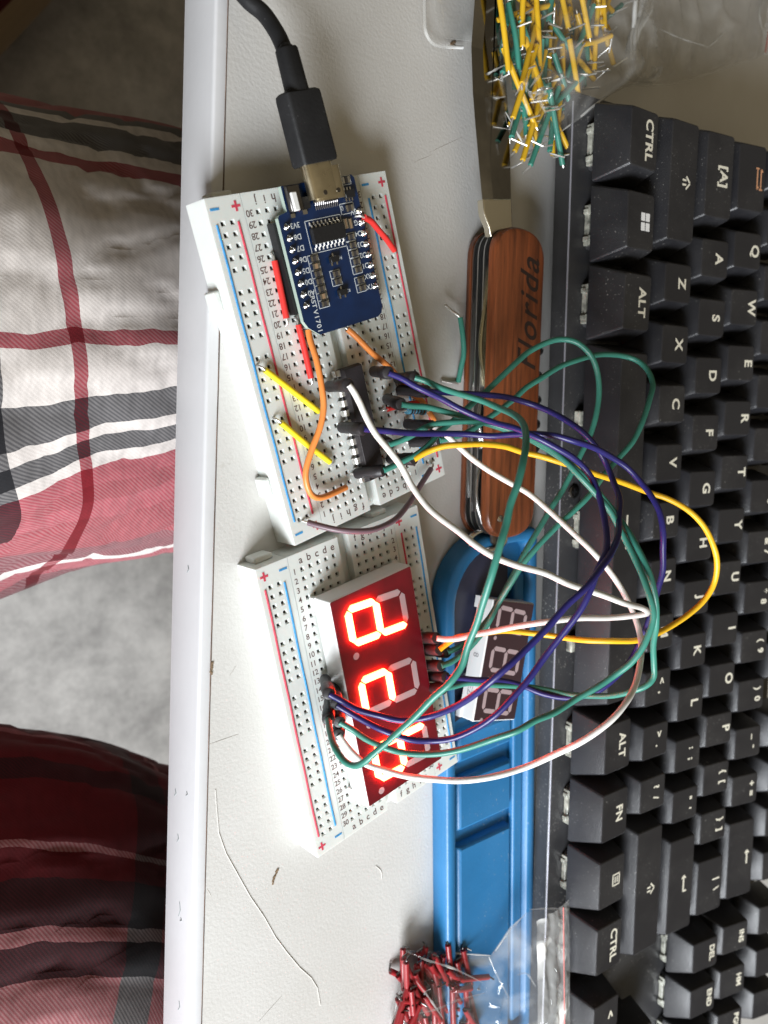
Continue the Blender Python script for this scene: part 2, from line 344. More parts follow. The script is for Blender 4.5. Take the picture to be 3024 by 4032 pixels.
m = MB(); m.tube(cr([at(x, y, .1) - at(1500, 3450, 0) for x, y in [(1480, 3410), (1500, 3430), (1503, 3460)]], 5), .1, 6)
o = m.build('thread', M_thread, smooth=True); o.location = at(1500, 3450, 0) * S; tag(o, 'short curled pale fibre on the bare desk right of the brown crumb', 'thread')

# ------------------------------------------------------------------ breadboards
LCOL = {c: -13.97 + 2.54 * i for i, c in enumerate('abcde')}; LCOL.update({c: 3.81 + 2.54 * i for i, c in enumerate('fghij')})
def rowv(r): return -(r - 15.5) * 2.54
HB = 8.5
def perf(mb, x0, x1, y0, y1, xs, ys, z=HB, hw=.58, iw=.38):
    X = [x0] + [q for x in sorted(xs) for q in (x - hw, x + hw)] + [x1]
    Y = [y0] + [q for y in sorted(ys) for q in (y - hw, y + hw)] + [y1]
    for i in range(len(X) - 1):
        for j in range(len(Y) - 1):
            a, c, d, e = X[i], X[i+1], Y[j], Y[j+1]
            if i % 2 == 1 and j % 2 == 1:
                cx, cy = (a + c) / 2, (d + e) / 2
                o = [(a, d, z), (c, d, z), (c, e, z), (a, e, z)]
                n = [(cx-iw, cy-iw, z-.55), (cx+iw, cy-iw, z-.55), (cx+iw, cy+iw, z-.55), (cx-iw, cy+iw, z-.55)]
                w = [(p[0], p[1], z - 3.2) for p in n]
                mb.add(o + n, [(0,1,5,4), (1,2,6,5), (2,3,7,6), (3,0,4,7)], 0)
                mb.add(n + w, [(0,1,5,4), (1,2,6,5), (2,3,7,6), (3,0,4,7), (4,5,6,7)], 1)
            else:
                mb.add([(a, d, z), (c, d, z), (c, e, z), (a, e, z)], [(0, 1, 2, 3)], 0)
    # side walls
    mb.add([(x0,y0,0),(x1,y0,0),(x1,y1,0),(x0,y1,0),(x0,y0,z),(x1,y0,z),(x1,y1,z),(x0,y1,z)], [(0,3,2,1),(0,1,5,4),(1,2,6,5),(2,3,7,6),(3,0,4,7)], 0)
HV = 41.3; HU = 27.0
def breadboard(label, loc, rz):
    t = thing('breadboard', label, 'breadboard', loc, rz, 'two half-size white breadboards')
    vs = [rowv(r) for r in range(1, 31)]
    for s in (-1, 1):
        m = MB(); x0, x1 = (-17.55, -1.75) if s < 0 else (1.75, 17.55)
        perf(m, x0, x1, -HV, HV, [LCOL[c] for c in ('abcde' if s < 0 else 'fghij')], vs)
        m.build('terminal_block', [M_board, M_hole], t)
        m = MB(); x0, x1 = (-HU, -17.7) if s < 0 else (17.7, HU)
        rv = [(15.5 - (1.5 + k + g * 6)) * 2.54 for g in range(5) for k in range(5)]
        perf(m, x0, x1, -HV, HV, [s * 21.35, s * 23.89], rv)
        rail = m.build('power_rail', [M_board, M_hole], t)
        # printed lines and signs: left rail has + outside, right rail has + inside
        for sign in ('+', '-'):
            if s < 0: x = -25.45 if sign == '+' else -19.75
            else: x = 19.75 if sign == '+' else 25.45
            m = MB(); m.tube([(x + .05 * math.sin(y * .3), y, HB - .08) for y in [35.5 - 71 * k / 20 for k in range(21)]], .33, 8)
            m.build('line_marking', M_red_line if sign == '+' else M_blue_line, rail, smooth=True)
            for e in (1, -1):
                m = MB(); yy = e * 38.8
                m.box((x * .985, yy, HB + .03), (2.3, .55, .08))
                if sign == '+': m.box((x * .985, yy, HB + .045), (.55, 2.3, .08))
                m.build('sign_marking', M_red_line if sign == '+' else M_blue_line, rail)
    m = MB(); m.box((0, 0, 3.0), (3.46, 2 * HV - .4, 6.0)); m.build('centre_channel', M_board, t)
    m = MB()
    for r in range(1, 31):
        text(m, str(r), 2.15, TR(-16.35, rowv(r), HB + .02), bold=.012, spacing=.92)
        text(m, str(r), 2.15, TR(16.35, rowv(r), HB + .02), bold=.012, spacing=.92)
    for c, x in LCOL.items():
        for e in (1, -1): text(m, c, 2.7, TR(x, e * 39.3, HB + .02), bold=.012)
    m.build('printed_lettering', M_print, t)
    for (x, y) in ((-22, HV), (16, HV), (-9, -HV), (20, -HV)):
        m = MB(); m.box((x, y + (.7 if y > 0 else -.7), 2.6), (5.5, 1.6, 4.8)); m.build('joining_tab', M_board, t, bevel=.5)
    for y in (-19.5, 26): m = MB(); m.box((HU + .8, y, 2.4), (1.8, 5, 4.6)); m.build('joining_tab', M_board, t, bevel=.5)
    return t
B1 = (Vector((29.787, 19.187, 0)), 0.33684 + math.pi)
B2 = (Vector((43.722, -66.499, 0)), 0.27263)
bb1 = breadboard('upper breadboard holding the blue microcontroller board and the long black chip', B1[0], B1[1])
bb2 = breadboard('lower breadboard carrying the red lit three digit display', B2[0], B2[1])
def hole(B, c, r, z=HB):
    u = LCOL[c] if isinstance(c, str) else c
    return B[0] + Matrix.Rotation(B[1], 3, 'Z') @ Vector((u, rowv(r), z))

# ------------------------------------------------------------------ microcontroller board
def mcu():
    ang = math.atan2(-0.939, 0.343)               # board axis pointing from the socket end down the image
    ax = Vector((math.cos(ang), math.sin(ang), 0)); bx = Vector((-ax.y, ax.x, 0)) * -1   # bx points image-left
    tr_ = Vector((28.3, 62.4, 0)); L_, W_ = 34.2, 24.9
    c = tr_ + ax * L_ / 2 + bx * W_ / 2
    # local frame: x = towards image right, y = towards the socket (image up)
    rz = math.atan2(-ax.y, -ax.x) - math.pi / 2
    Z = 12.6
    t = thing('microcontroller_board', 'small blue microcontroller circuit board plugged into the upper breadboard', 'circuit board', (c.x, c.y, HB), rz)
    z0 = Z - HB
    W, L = W_ / 2, L_ / 2
    outline = [(-W + 2.9, L), (W - .8, L), (W, L - .8), (W, -L + 2.2), (W - .7, -L + .7), (W - 2.2, -L), (-W + 3.8, -L), (-W + .9, -L + 2.3), (-W, -L + 4), (-W, L - 6.6), (-W + .6, L - 6.0), (-W + 2.9, L - 5.6)]
    m = MB(); m.loft([[Vector((x, y, z0 - 1.2)) for x, y in reversed(outline)][::-1], [Vector((x, y, z0)) for x, y in outline]][::1], 1, True, False)
    m.add([(x, y, z0) for x, y in outline], [tuple(range(len(outline)))], 0)
    m.build('circuit_panel', [M_pcb, M_pcb_edge], t)
    # header strips
    pins = [8.35 - 2.58 * k for k in range(8)]
    for s in (-1, 1):
        m = MB()
        for y in pins: m.loft([rr(2.4, 2.5, .5, 2, s * (W - 1.35), y, .05), rr(2.4, 2.5, .5, 2, s * (W - 1.35), y, z0 - 1.25)])
        if s < 0: m.box((s * (W - .2), (pins[0] + pins[-1]) / 2, (z0 - 1.3) / 2), (1.8, 21, z0 - 1.5))
        h = m.build('pin_header', M_black, t)
        for y in pins:
            m = MB()
            m.loft([rr(1.9 * k, 1.9 * k, .9 * k, 3, s * (W - (1.75 if s < 0 else 1.0)), y, z0 + zz) for k, zz in ((1, .02), (.85, .3), (.55, .6), (.38, 1.0), (.30, 1.35), (.1, 1.45))])
            m.build('solder_pin', M_solder, h, smooth=True, angle=180)
    # 16 pin chip
    m = MB(); m.loft([rr(9.6, 3.6, .1, 1, .1, 5.0, z0 + .15), rr(9.9, 3.9, .15, 1, .1, 5.0, z0 + .8), rr(9.5, 3.5, .15, 1, .1, 5.0, z0 + 1.5)])
    chip = m.build('chip', M_black, t)
    for s in (-1, 1):
        for k in range(8):
            m = MB(); x = .1 + (k - 3.5) * 1.2
            m.tube([(x, 5.0 + s * 1.8, z0 + .8), (x, 5.0 + s * 2.35, z0 + .75), (x, 5.0 + s * 2.55, z0 + .15), (x, 5.0 + s * 3.25, z0 + .1)], .24, 4)
            m.build('chip_lead', M_tin, chip)
    # surface parts: (x, y, w, d, kind)
    def smd(x, y, w=2.0, d=1.15, mt=M_ceram, name='resistor', mm=None):
        m = MB(); m.box((x, y, z0 + .3), (w * .5, d, .55), 0); m.box((x - w * .37, y, z0 + .32), (w * .27, d * 1.05, .62), 1); m.box((x + w * .37, y, z0 + .32), (w * .27, d * 1.05, .62), 1)
        m.build(name, [mt, M_solder], t)
    for k in range(7): smd(-5.4, .2 - k * 1.77, mt=(M_capc if k in (1, 5) else M_ceram), name='resistor')
    for k in range(2): smd(0, -4.4 - k * 1.85)
    for k in range(5): smd(7.0, 3.1 - k * 1.97)
    for k in range(2): smd(7.0, -7.4 - k * 1.85)
    smd(8.5, 9.6, 2.2, 1.4); smd(9.3, 16.0, 2.3, 1.4, M_ceram); smd(6.3, 6.3, 1.1, 2.2, M_capc, 'capacitor'); smd(7.7, 6.1, 1.1, 2.2, M_capc, 'capacitor')
    for (x, y) in ((.3, -1.0), (.5, -8.9)):
        m = MB(); m.box((x, y, z0 + .6), (2.6, 1.4, 1.0)); tt = m.build('transistor', M_black, t, bevel=.08, seg=1)
        for dx, dy in ((-.8, -1), (.8, -1), (0, 1)):
            m = MB(); m.box((x + dx, y + dy * 1.0, z0 + .2), (.45, .8, .3)); m.build('transistor_lead', M_solder, tt)
    m = MB(); m.box((9.2, 12.8, z0 + .65), (3.0, 1.8, 1.15)); reg = m.build('regulator', M_black, t, bevel=.1, seg=1)
    for dx in (-.95, 0, .95):
        for dy in (-1.2, 1.2):
            m = MB(); m.box((9.2 + dx, 12.8 + dy, z0 + .2), (.4, .8, .3)); m.build('regulator_lead', M_solder, reg)
    # reset button beside the socket
    m = MB(); m.box((-7.4, 14.0, z0 + .8), (3.4, 5.6, 1.6)); bt = m.build('reset_button', M_dsteel, t, bevel=.15, seg=1)
    m = MB(); m.box((-7.9, 13.3, z0 + 1.2), (1.6, 4.2, 2.0)); m.build('button_cap', M_whiteplastic, bt, bevel=.25)
    for y in (11.0, 17.0):
        m = MB(); m.box((-8.5, y - .6, z0 + .3), (1.2, .9, .5)); m.build('button_lead', M_solder, bt)
    m = MB(); m.box((-4.6, 12.6, z0 + .7), (2.2, 2.6, 1.3)); m.box((-5.0, 10.7, z0 + .4), (1.3, 1.0, .7), 1); m.build('diode', [M_black, M_solder], t)
    # USB socket
    m = MB(); m.loft([rr(8.9, 3.1, 1.4, 4, 0, 0, 0), rr(8.9, 3.1, 1.4, 4, 0, 0, 7.2)], M=Matrix.Translation((2.1, 19.4, z0 + 1.75)) @ Matrix.Rotation(math.radians(90), 4, 'X'))
    us = m.build('usb_socket', M_gold, t, smooth=True, angle=40)
    m = MB()
    for x in (.1, 4.1): m.loft([rr(1.1, 1.1, .5, 3, x, 13.9, z0 + 3.2), rr(1.1, 1.1, .5, 3, x, 13.9, z0 + 3.42)])
    m.box((2.1, 12.3, z0 + 2.4), (3.0, .9, 1.7)); m.build('socket_dimples', M_dsteel, us)
    for k in range(12):
        m = MB(); m.tube([(2.1 + (k - 5.5) * .6, 12.2, z0 + .5), (2.1 + (k - 5.5) * .6, 11.6, z0 + .2), (2.1 + (k - 5.5) * .6, 10.6, z0 + .12)], .13, 4); m.build('socket_lead', M_dsteel, us)
    # silkscreen
    m = MB(); zt = z0 + .03
    up = math.radians(180)
    for lab, y in zip(('3V3', 'D8', 'D7', 'D6', 'D5', 'D0', 'A0'), pins): text(m, lab, 1.75, TR(-W + 4.2, y, zt, up), bold=.015)
    for lab, y in zip(('5V', 'G', 'D4', 'D3', 'D2', 'D1', 'RX', 'TX'), pins): text(m, lab, 1.75, TR(W - 2.6, y + .3, zt, up), bold=.015)
    text(m, 'RST', 1.75, TR(-8.3, -9.3, zt, -math.pi / 2), bold=.015); text(m, 'V1701', 1.9, TR(-8.4, -13.9, zt, -math.pi / 2), bold=.012, spacing=1.15)
    def frame(x, y, w, d):
        for dx, dy, a, c_ in ((0, d/2, w, .16), (0, -d/2, w, .16), (-w/2, 0, .16, d), (w/2, 0, .16, d)): m.box((x + dx, y + dy, zt), (a, c_, .03))
    for k in range(7): frame(-5.4, .2 - k * 1.77, 3.1, 1.7)
    for k in range(2): frame(0, -4.4 - k * 1.85, 3.0, 1.75)
    for k in range(5): frame(7.0, 3.1 - k * 1.97, 3.0, 1.8)
    for k in range(2): frame(7.0, -7.4 - k * 1.85, 3.0, 1.75)
    frame(8.2, 9.7, 4.2, 2.4); frame(9.3, 16.0, 3.6, 2.0); frame(.1, 5.0, 10.8, 7.4)
    text(m, 'R0', 1.1, TR(2.6, -1.0, zt, up)); text(m, 'R2', 1.1, TR(2.9, -8.9, zt, up)); text(m, '0', 1.6, TR(6.6, 10.0, zt, up))
    m.build('silkscreen', M_silk, t)
    return t
mcu()

# ------------------------------------------------------------------ USB cable
cab = thing('usb_cable', 'black usb cable plugged into the blue circuit board', 'cable', at(1200, 500, 0))
def loc(t, v): return Vector(v) - Vector(t.location) / S
sh0 = at(1225, 700, 14.6); he = at(1242, 645, 14.6); hs = at(1170, 362, 14.6); d_ = (he - hs).normalized()
def frame_along(o, d):
    z = d.normalized(); x = z.cross(Vector((0, 0, 1))).normalized(); y = z.cross(x)
    return Matrix.Translation(o) @ Matrix((x, y, z)).transposed().to_4x4()
Mh = frame_along(loc(cab, hs), d_); Lh = (he - hs).length
m = MB(); m.loft([rr(w, h, .9, 4, 0, 0, z) for w, h, z in ((8.6, 4.2, -.1), (9.7, 5.2, .35), (9.9, 5.4, 1.2), (10.2, 5.5, Lh - .6), (9.8, 5.1, Lh))], M=Mh); m.build('plug_housing', M_black_rubber, cab, smooth=True, angle=35)
m = MB(); m.loft([rr(8.3, 2.7, 1.2, 4, 0, 0, z) for z in (Lh - .2, Lh + 7.5)], M=Mh); m.build('plug_shell', M_gold, cab, smooth=True)
m = MB(); m.loft([rr(w, w * .86, w * .36, 5, 0, 0, z) for w, z in ((4.5, -9.0), (5.0, -8.6), (5.4, -.4), (5.6, .2))], M=Mh); m.build('strain_relief', M_black_rubber, cab, smooth=True, angle=35)
pth = [at(860, -200, 3), at(915, -80, 4.5), at(975, 0, 6), at(1039, 55, 8), at(1094, 137, 11), at(1126, 210, 13)]
e1 = hs - d_ * 8.2
m = MB(); m.tube([loc(cab, p) for p in cr(pth + [e1, hs - d_ * 4], 8)], 1.85, 14); m.build('cord', M_black_rubber, cab, smooth=True, angle=60)

# ------------------------------------------------------------------ DIP chip on the upper board
c0 = B1[0] + Matrix.Rotation(B1[1], 3, 'Z') @ Vector((0, rowv(8.5), HB))
dip = thing('logic_chip', 'long black twenty four pin chip across the channel of the upper breadboard', 'chip', c0, B1[1])
m = MB(); Ld = 12 * 2.54 - .4
m.loft([[Vector((x, y, z)) for x, y in ((-w, -l), (w, -l), (w, l), (-w, l))] for w, l, z in ((2.9, Ld / 2 - .3, .6), (3.2, Ld / 2, 2.1), (3.2, Ld / 2, 2.3), (2.85, Ld / 2 - .35, 3.9))])
body = m.build('chip_body', mat('chip epoxy', (.022, .018, .020), .55, bump=.4, bump_scale=1500), dip, bevel=.12, seg=2)
for s in (-1, 1):
    for k in range(12):
        y = (k - 5.5) * 2.54; m = MB()
        P_ = [(s * 3.1, 2.4), (s * 4.1, 2.35), (s * 4.5, 2.0), (s * 4.6, .9), (s * 4.3, -.4)]
        vs = []
        for i, (x, z) in enumerate(P_):
            hw = .78 if i < 4 else .3
            vs += [(x, y - hw, z), (x, y + hw, z), (x - s * .28, y + hw, z - (.28 if i < 2 else 0)), (x - s * .28, y - hw, z - (.28 if i < 2 else 0))]
        fs = []
        for i in range(4):
            o_ = i * 4
            for a in range(4): fs.append((o_ + a, o_ + (a + 1) % 4, o_ + 4 + (a + 1) % 4, o_ + 4 + a))
        m.add(vs, fs); m.build('chip_leg', M_tin, dip)
m = MB(); text(m, 'CTA', 1.7, TR(.8, -5.0 + 4.5, 3.93, math.pi / 2)); text(m, '24AA8', 1.7, TR(-1.0, .2, 3.93, math.pi / 2)); m.build('chip_marking', M_chiptext, body)
m = MB(); m.loft([rr(1.7, 1.7, .8, 4, 0, Ld / 2 - 1.6, 3.91), rr(1.5, 1.5, .7, 4, 0, Ld / 2 - 1.6, 3.93)]); m.build('end_dimple', M_black, body)

# ------------------------------------------------------------------ displays
def seg_nodes(w, h, t, sl):
    X = w / 2 - t / 2; Y = h / 2 - t / 2
    n = {'tl': (-X, Y), 'tr': (X, Y), 'ml': (-X, 0), 'mr': (X, 0), 'bl': (-X, -Y), 'br': (X, -Y)}
    return {k: Vector((x + sl * y, y, 0)) for k, (x, y) in n.items()}
SEG = {'a': ('tl', 'tr'), 'b': ('tr', 'mr'), 'c': ('mr', 'br'), 'd': ('bl', 'br'), 'e': ('ml', 'bl'), 'f': ('tl', 'ml'), 'g': ('ml', 'mr')}
def display(label, loc_, rz, Lx, Wy, H, digit_h, digit_w, th, pitch, x0, lit, face, dots, group=None):
    # local frame: x = reading direction, y = top of the digits
    t = thing('segment_display', label, 'display', loc_, rz, group)
    m = MB(); m.loft([rr(Lx - .5, Wy - .5, .2, 2, 0, 0, .6), rr(Lx - .1, Wy - .1, .3, 2, 0, 0, .9), rr(Lx, Wy, .4, 2, 0, 0, H - .5), rr(Lx - .5, Wy - .5, .4, 2, 0, 0, H - .12)])
    for sx in (-1, 1): m.box((sx * (Lx / 2 - 1.8), -Wy / 2 + .1, .9), (3.6, 1.2, 1.8)); m.box((sx * (Lx / 2 - 1.8), Wy / 2 - .1, .9), (3.6, 1.2, 1.8))
    hs_ = m.build('display_housing', M_dispside, t)
    m = MB(); m.loft([rr(Lx - .7, Wy - .7, .3, 2, 0, 0, H - .12), rr(Lx - .8, Wy - .8, .3, 2, 0, 0, H)]); m.build('face_plate', face, t)
    for di in range(3):
        cx = x0 + di * pitch; nd = seg_nodes(digit_w, digit_h, th, .10)
        for s, (a, b_) in SEG.items():
            A, Bv = nd[a], nd[b_]; d = (Bv - A).normalized(); n = Vector((-d.y, d.x, 0)) * th / 2; g = .16 * th / 2 + .17
            A2 = A + d * g; B2_ = Bv - d * g; k = th / 2
            pts = [A2, A2 + d * k + n, B2_ - d * k + n, B2_, B2_ - d * k - n, A2 + d * k - n][::-1]
            on = s in lit[di]; hh = .6 if on else .06
            m = MB(); m.loft([[Vector((p.x + cx, p.y, H + .005)) for p in pts], [Vector((p.x + cx, p.y, H + hh)) for p in pts]])
            o = m.build('lit_segment' if on else 'segment', M_lit if on else M_seg_off, t)
        m = MB(); dx, dy, dr = dots
        m.loft([[Vector((cx + dx + dr * math.cos(a), dy + dr * math.sin(a), z)) for a in [k * math.pi / 8 for k in range(16)]] for z in (H + .005, H + .05)]); m.build('decimal_point', M_seg_off, t)
    for s in (-1, 1):
        for k in range(6):
            m = MB(); m.box(((k - 2.5) * 2.54, s * (Wy / 2 - 2.5), -1.4), (.5, .5, 4.2)); m.build('display_pin', M_tin, t)
    return t
TLc, TRc, BLc = Vector((22.7, -42.2, 0)), Vector((49.9, -34.7, 0)), Vector((39.2, -99.2, 0))
rzd = B2[1] - math.pi / 2
cd = (TRc + BLc) / 2
d1 = display('large three digit display with red lit segments on the lower breadboard', (cd.x, cd.y, HB + .3), rzd, 59.6, 28.0, 7.7, 20.2, 11.2, 1.85, 20.0, -20.2, ['bcdeg', 'deg', 'cdefg'], M_face, (7.4, -8.9, .95))
m = MB(); Ms = Matrix.Translation((-3, -14.03, 4.2)) @ Matrix.Rotation(math.radians(90), 4, 'X'); text(m, '80', 3.6, Ms); text(m, '-A-', 3.2, Matrix.Translation((14, -14.03, 3.6)) @ Matrix.Rotation(math.radians(90), 4, 'X'))
m.build('side_marking', mat('grey print', (.35, .33, .34), .6), d1)
d2 = display('smaller unlit three digit display lying on the blue tray', (95.4, -68.6, 5.4), math.radians(-99.5), 37.7, 20.0, 7.0, 14.2, 8.0, 1.4, 12.7, -12.7, ['', '', ''], M_face2, (5.6, -6.4, .65))
m = MB(); Ms = Matrix.Translation((-1, -10.03, 3.6)) @ Matrix.Rotation(math.radians(90), 4, 'X'); text(m, '8', 3.0, Ms); text(m, 'E2A', 3.0, Matrix.Translation((10.5, -10.03, 3.6)) @ Matrix.Rotation(math.radians(90), 4, 'X'))
m.build('side_marking', mat('grey print on spare', (.35, .33, .34), .6), d2)

# ------------------------------------------------------------------ jumper wires between the boards
GJ = 'jumper wires running from the upper breadboard to the display'
WR = .80
def jumper(label, m_, pts, zs, b0, b1):
    # pts: traced course; zs: list of (fraction along, height); b0/b1: hole the plug stands in
    n = len(pts); out = []; L = [0.0]
    for i in range(1, n): L.append(L[-1] + math.hypot(pts[i][0] - pts[i-1][0], pts[i][1] - pts[i-1][1]))
    for i in range(n):
        s = L[i] / L[-1]
        for k in range(len(zs) - 1):
            if zs[k][0] <= s <= zs[k+1][0]:
                u = (s - zs[k][0]) / (zs[k+1][0] - zs[k][0]); u = u * u * (3 - 2 * u)
                z = zs[k][1] * (1 - u) + zs[k+1][1] * u; break
        out.append(at(pts[i][0], pts[i][1], z))
    t = thing('jumper_wire', label, 'jumper wire', (b0.x, b0.y, HB), 0, GJ)
    sm = out
    for _ in range(2):
        sm = [sm[0]] + [sm[i] * .6 + (sm[i-1] + sm[i+1]) * .2 for i in range(1, n - 1)] + [sm[-1]]
    sd = len(label) * 1.7
    sm = [p + Vector((noise.noise(p * .11 + Vector((sd, 0, 0))), noise.noise(p * .11 + Vector((0, sd, 0))), noise.noise(p * .13 + Vector((0, 0, sd))))) * (.7 if 1 < i_ < n - 2 else 0) for i_, p in enumerate(sm)]
    path = cr(sm, 6)
    m = MB(); m.tube([loc(t, p) for p in path], lambda q_: WR * (1 + .045 * noise.noise(Vector((q_ * 60, sd, 0)))), 12); m.build('insulation', m_, t, smooth=True, angle=60)
    for base, e, nx in ((b0, out[0], out[1]), (b1, out[-1], out[-2])):
        d = (e - base).normalized(); Lp = (e - base).length
        m = MB(); a = loc(t, base)
        prof_ = [(.9, .8), (1.25, 1.0), (1.42, 1.5), (1.45, Lp * .58), (1.62, Lp * .64), (1.62, Lp - .4), (1.4, Lp), (.95, Lp + .15)]
        up = frame_along(a, d)
        m.loft([rr(2 * r, 2 * r, r * .92, 4, 0, 0, z) for r, z in prof_], M=up)
        pl = m.build('plug', M_plug, t, smooth=True, angle=40)
        m = MB(); m.box((0, 0, -1.0), (.6, .6, 4.2), M=up); m.build('plug_pin', M_tin, pl)
    return t
def conn_base(px, py, z=HB + .2): return at(px, py, z)
W = {}
W['c1'] = [(1372,1515),(1392,1532),(1415,1578),(1440,1650),(1475,1710),(1525,1772),(1580,1835),(1618,1900),(1654,1965),(1685,2000),(1727,2034),(1802,2103),(1875,2153),(1947,2189),(2034,2225),(2142,2265),(2234,2306),(2361,2339),(2487,2377),(2538,2398),(2560,2413),(2553,2424),(2521,2428),(2403,2430),(2277,2436),(2150,2441),(2034,2461),(1925,2486),(1853,2504),(1802,2520),(1752,2520),(1719,2513)]
W['c8'] = [(1704,1679),(1736,1689),(1769,1716),(1811,1759),(1859,1807),(1916,1849),(2007,1906),(2067,1939),(2179,2023),(2255,2086),(2327,2158),(2386,2234),(2437,2297),(2471,2365),(2500,2432),(2521,2487),(2534,2552),(2530,2621),(2505,2697),(2472,2766),(2407,2849),(2299,2925),(2190,2979),(2084,3025),(1939,3061),(1795,3076),(1730,3074),(1598,3057),(1498,3034),(1442,3017),(1399,2981),(1359,2935),(1333,2893)]
W['c11'] = [(1630,1808),(1666,1780),(1736,1753),(1826,1745),(1901,1751),(1992,1762),(2052,1775),(2118,1793),(2196,1814),(2274,1838),(2353,1863),(2451,1897),(2549,1932),(2635,1960),(2720,2006),(2783,2078),(2821,2154),(2831,2230),(2821,2306),(2783,2369),(2720,2424),(2635,2474),(2589,2498),(2509,2527),(2424,2536),(2319,2525),(2234,2508),(2192,2510),(2084,2497),(1994,2490),(1903,2490),(1831,2495),(1795,2508),(1755,2537),(1730,2558)]
W['c4'] = [(1529,1468),(1577,1481),(1637,1521),(1660,1530),(1736,1569),(1811,1611),(1871,1641),(1950,1668),(2030,1690),(2118,1722),(2196,1755),(2255,1799),(2294,1838),(2333,1885),(2364,1950),(2386,2005),(2402,2103),(2386,2175),(2361,2242),(2331,2323),(2289,2394),(2234,2483),(2188,2546),(2138,2591),(2084,2674),(2030,2750),(1957,2826),(1867,2884),(1777,2917),(1697,2930),(1598,2921),(1515,2885),(1432,2838),(1372,2805),(1326,2775)]
W['c6'] = [(1684,1542),(1736,1548),(1826,1545),(1916,1549),(1992,1563),(2097,1587),(2176,1622),(2235,1654),(2294,1693),(2333,1732),(2364,1779),(2392,1830),(2412,1880),(2437,1955),(2447,2040),(2438,2120),(2420,2165),(2382,2235),(2298,2314),(2234,2377),(2150,2474),(2066,2559),(1994,2631),(1921,2703),(1849,2757),(1777,2794),(1686,2830),(1581,2842),(1482,2825),(1399,2789),(1339,2756),(1296,2732)]
W['c2'] = [(1432,1689),(1516,1698),(1622,1704),(1721,1710),(1841,1713),(1931,1712),(2022,1710),(2100,1710),(2176,1714),(2274,1736),(2345,1759),(2411,1799),(2470,1838),(2521,1885),(2568,1944),(2601,2010),(2618,2086),(2618,2166),(2610,2251),(2597,2327),(2578,2390),(2551,2449),(2521,2508),(2516,2545),(2480,2603),(2425,2683),(2353,2733),(2281,2762),(2209,2759),(2136,2730),(2066,2703),(1994,2681),(1939,2674),(1867,2674),(1805,2669),(1755,2667)]
W['c7'] = [(1580,1593),(1622,1597),(1675,1608),(1751,1623),(1826,1641),(1900,1657),(1985,1680),(2060,1707),(2150,1758),(2240,1825),(2300,1880),(2386,1964),(2420,2019),(2471,2090),(2521,2171),(2563,2251),(2585,2335),(2588,2399),(2580,2449),(2577,2549),(2577,2621),(2574,2668),(2556,2704),(2516,2726),(2425,2742),(2335,2744),(2245,2733),(2160,2716),(2084,2704),(2012,2700),(1921,2690),(1849,2692),(1777,2703),(1745,2712)]
W['c10'] = [(1531,1751),(1577,1738),(1622,1719),(1654,1688),(1699,1665),(1766,1656),(1841,1659),(1931,1671),(2007,1692),(2067,1713),(2098,1730),(2157,1763),(2235,1818),(2294,1869),(2345,1928),(2403,2019),(2462,2112),(2509,2200),(2542,2280),(2561,2356),(2570,2399),(2572,2441),(2551,2496),(2534,2540),(2490,2610),(2425,2661),(2353,2708),(2263,2759),(2172,2806),(2100,2840),(2048,2866),(1939,2906),(1831,2949),(1722,2978),(1598,2978),(1515,2951),(1449,2911),(1382,2868),(1336,2843)]
W['c5'] = [(1633,1486),(1675,1496),(1721,1518),(1811,1551),(1901,1578),(1977,1605),(2031,1629),(2061,1656),(2075,1690),(2074,1747),(2061,1822),(2037,1912),(2020,1985),(1998,2045),(1962,2153),(1933,2262),(1907,2370),(1880,2465),(1853,2540),(1824,2613),(1777,2681),(1704,2761),(1640,2818),(1548,2908),(1482,2971),(1432,3011),(1386,3024),(1343,3001),(1309,2941),(1296,2882),(1293,2832)]
W['c3'] = [(1510,1852),(1547,1837),(1607,1807),(1630,1795),(1690,1747),(1736,1704),(1781,1664),(1841,1614),(1886,1575),(1925,1536),(1975,1484),(2020,1442),(2078,1383),(2137,1344),(2196,1332),(2255,1340),(2313,1371),(2345,1415),(2364,1477),(2366,1544),(2357,1622),(2333,1701),(2294,1799),(2255,1865),(2204,1944),(2179,1983),(2124,2070),(2070,2171),(2016,2269),(1962,2372),(1930,2440),(1880,2490),(1831,2537),(1802,2555),(1762,2568)]
W['c9'] = [(1730,1735),(1781,1722),(1815,1712),(1856,1692),(1925,1650),(1977,1608),(2037,1558),(2060,1535),(2118,1489),(2196,1438),(2274,1407),(2353,1395),(2431,1395),(2509,1411),(2560,1446),(2580,1505),(2572,1571),(2541,1654),(2490,1740),(2439,1810),(2372,1889),(2325,1945),(2255,2010),(2192,2074),(2106,2160),(2052,2225),(2012,2300),(1962,2388),(1925,2450),(1875,2530),(1816,2587),(1777,2613),(1737,2622)]
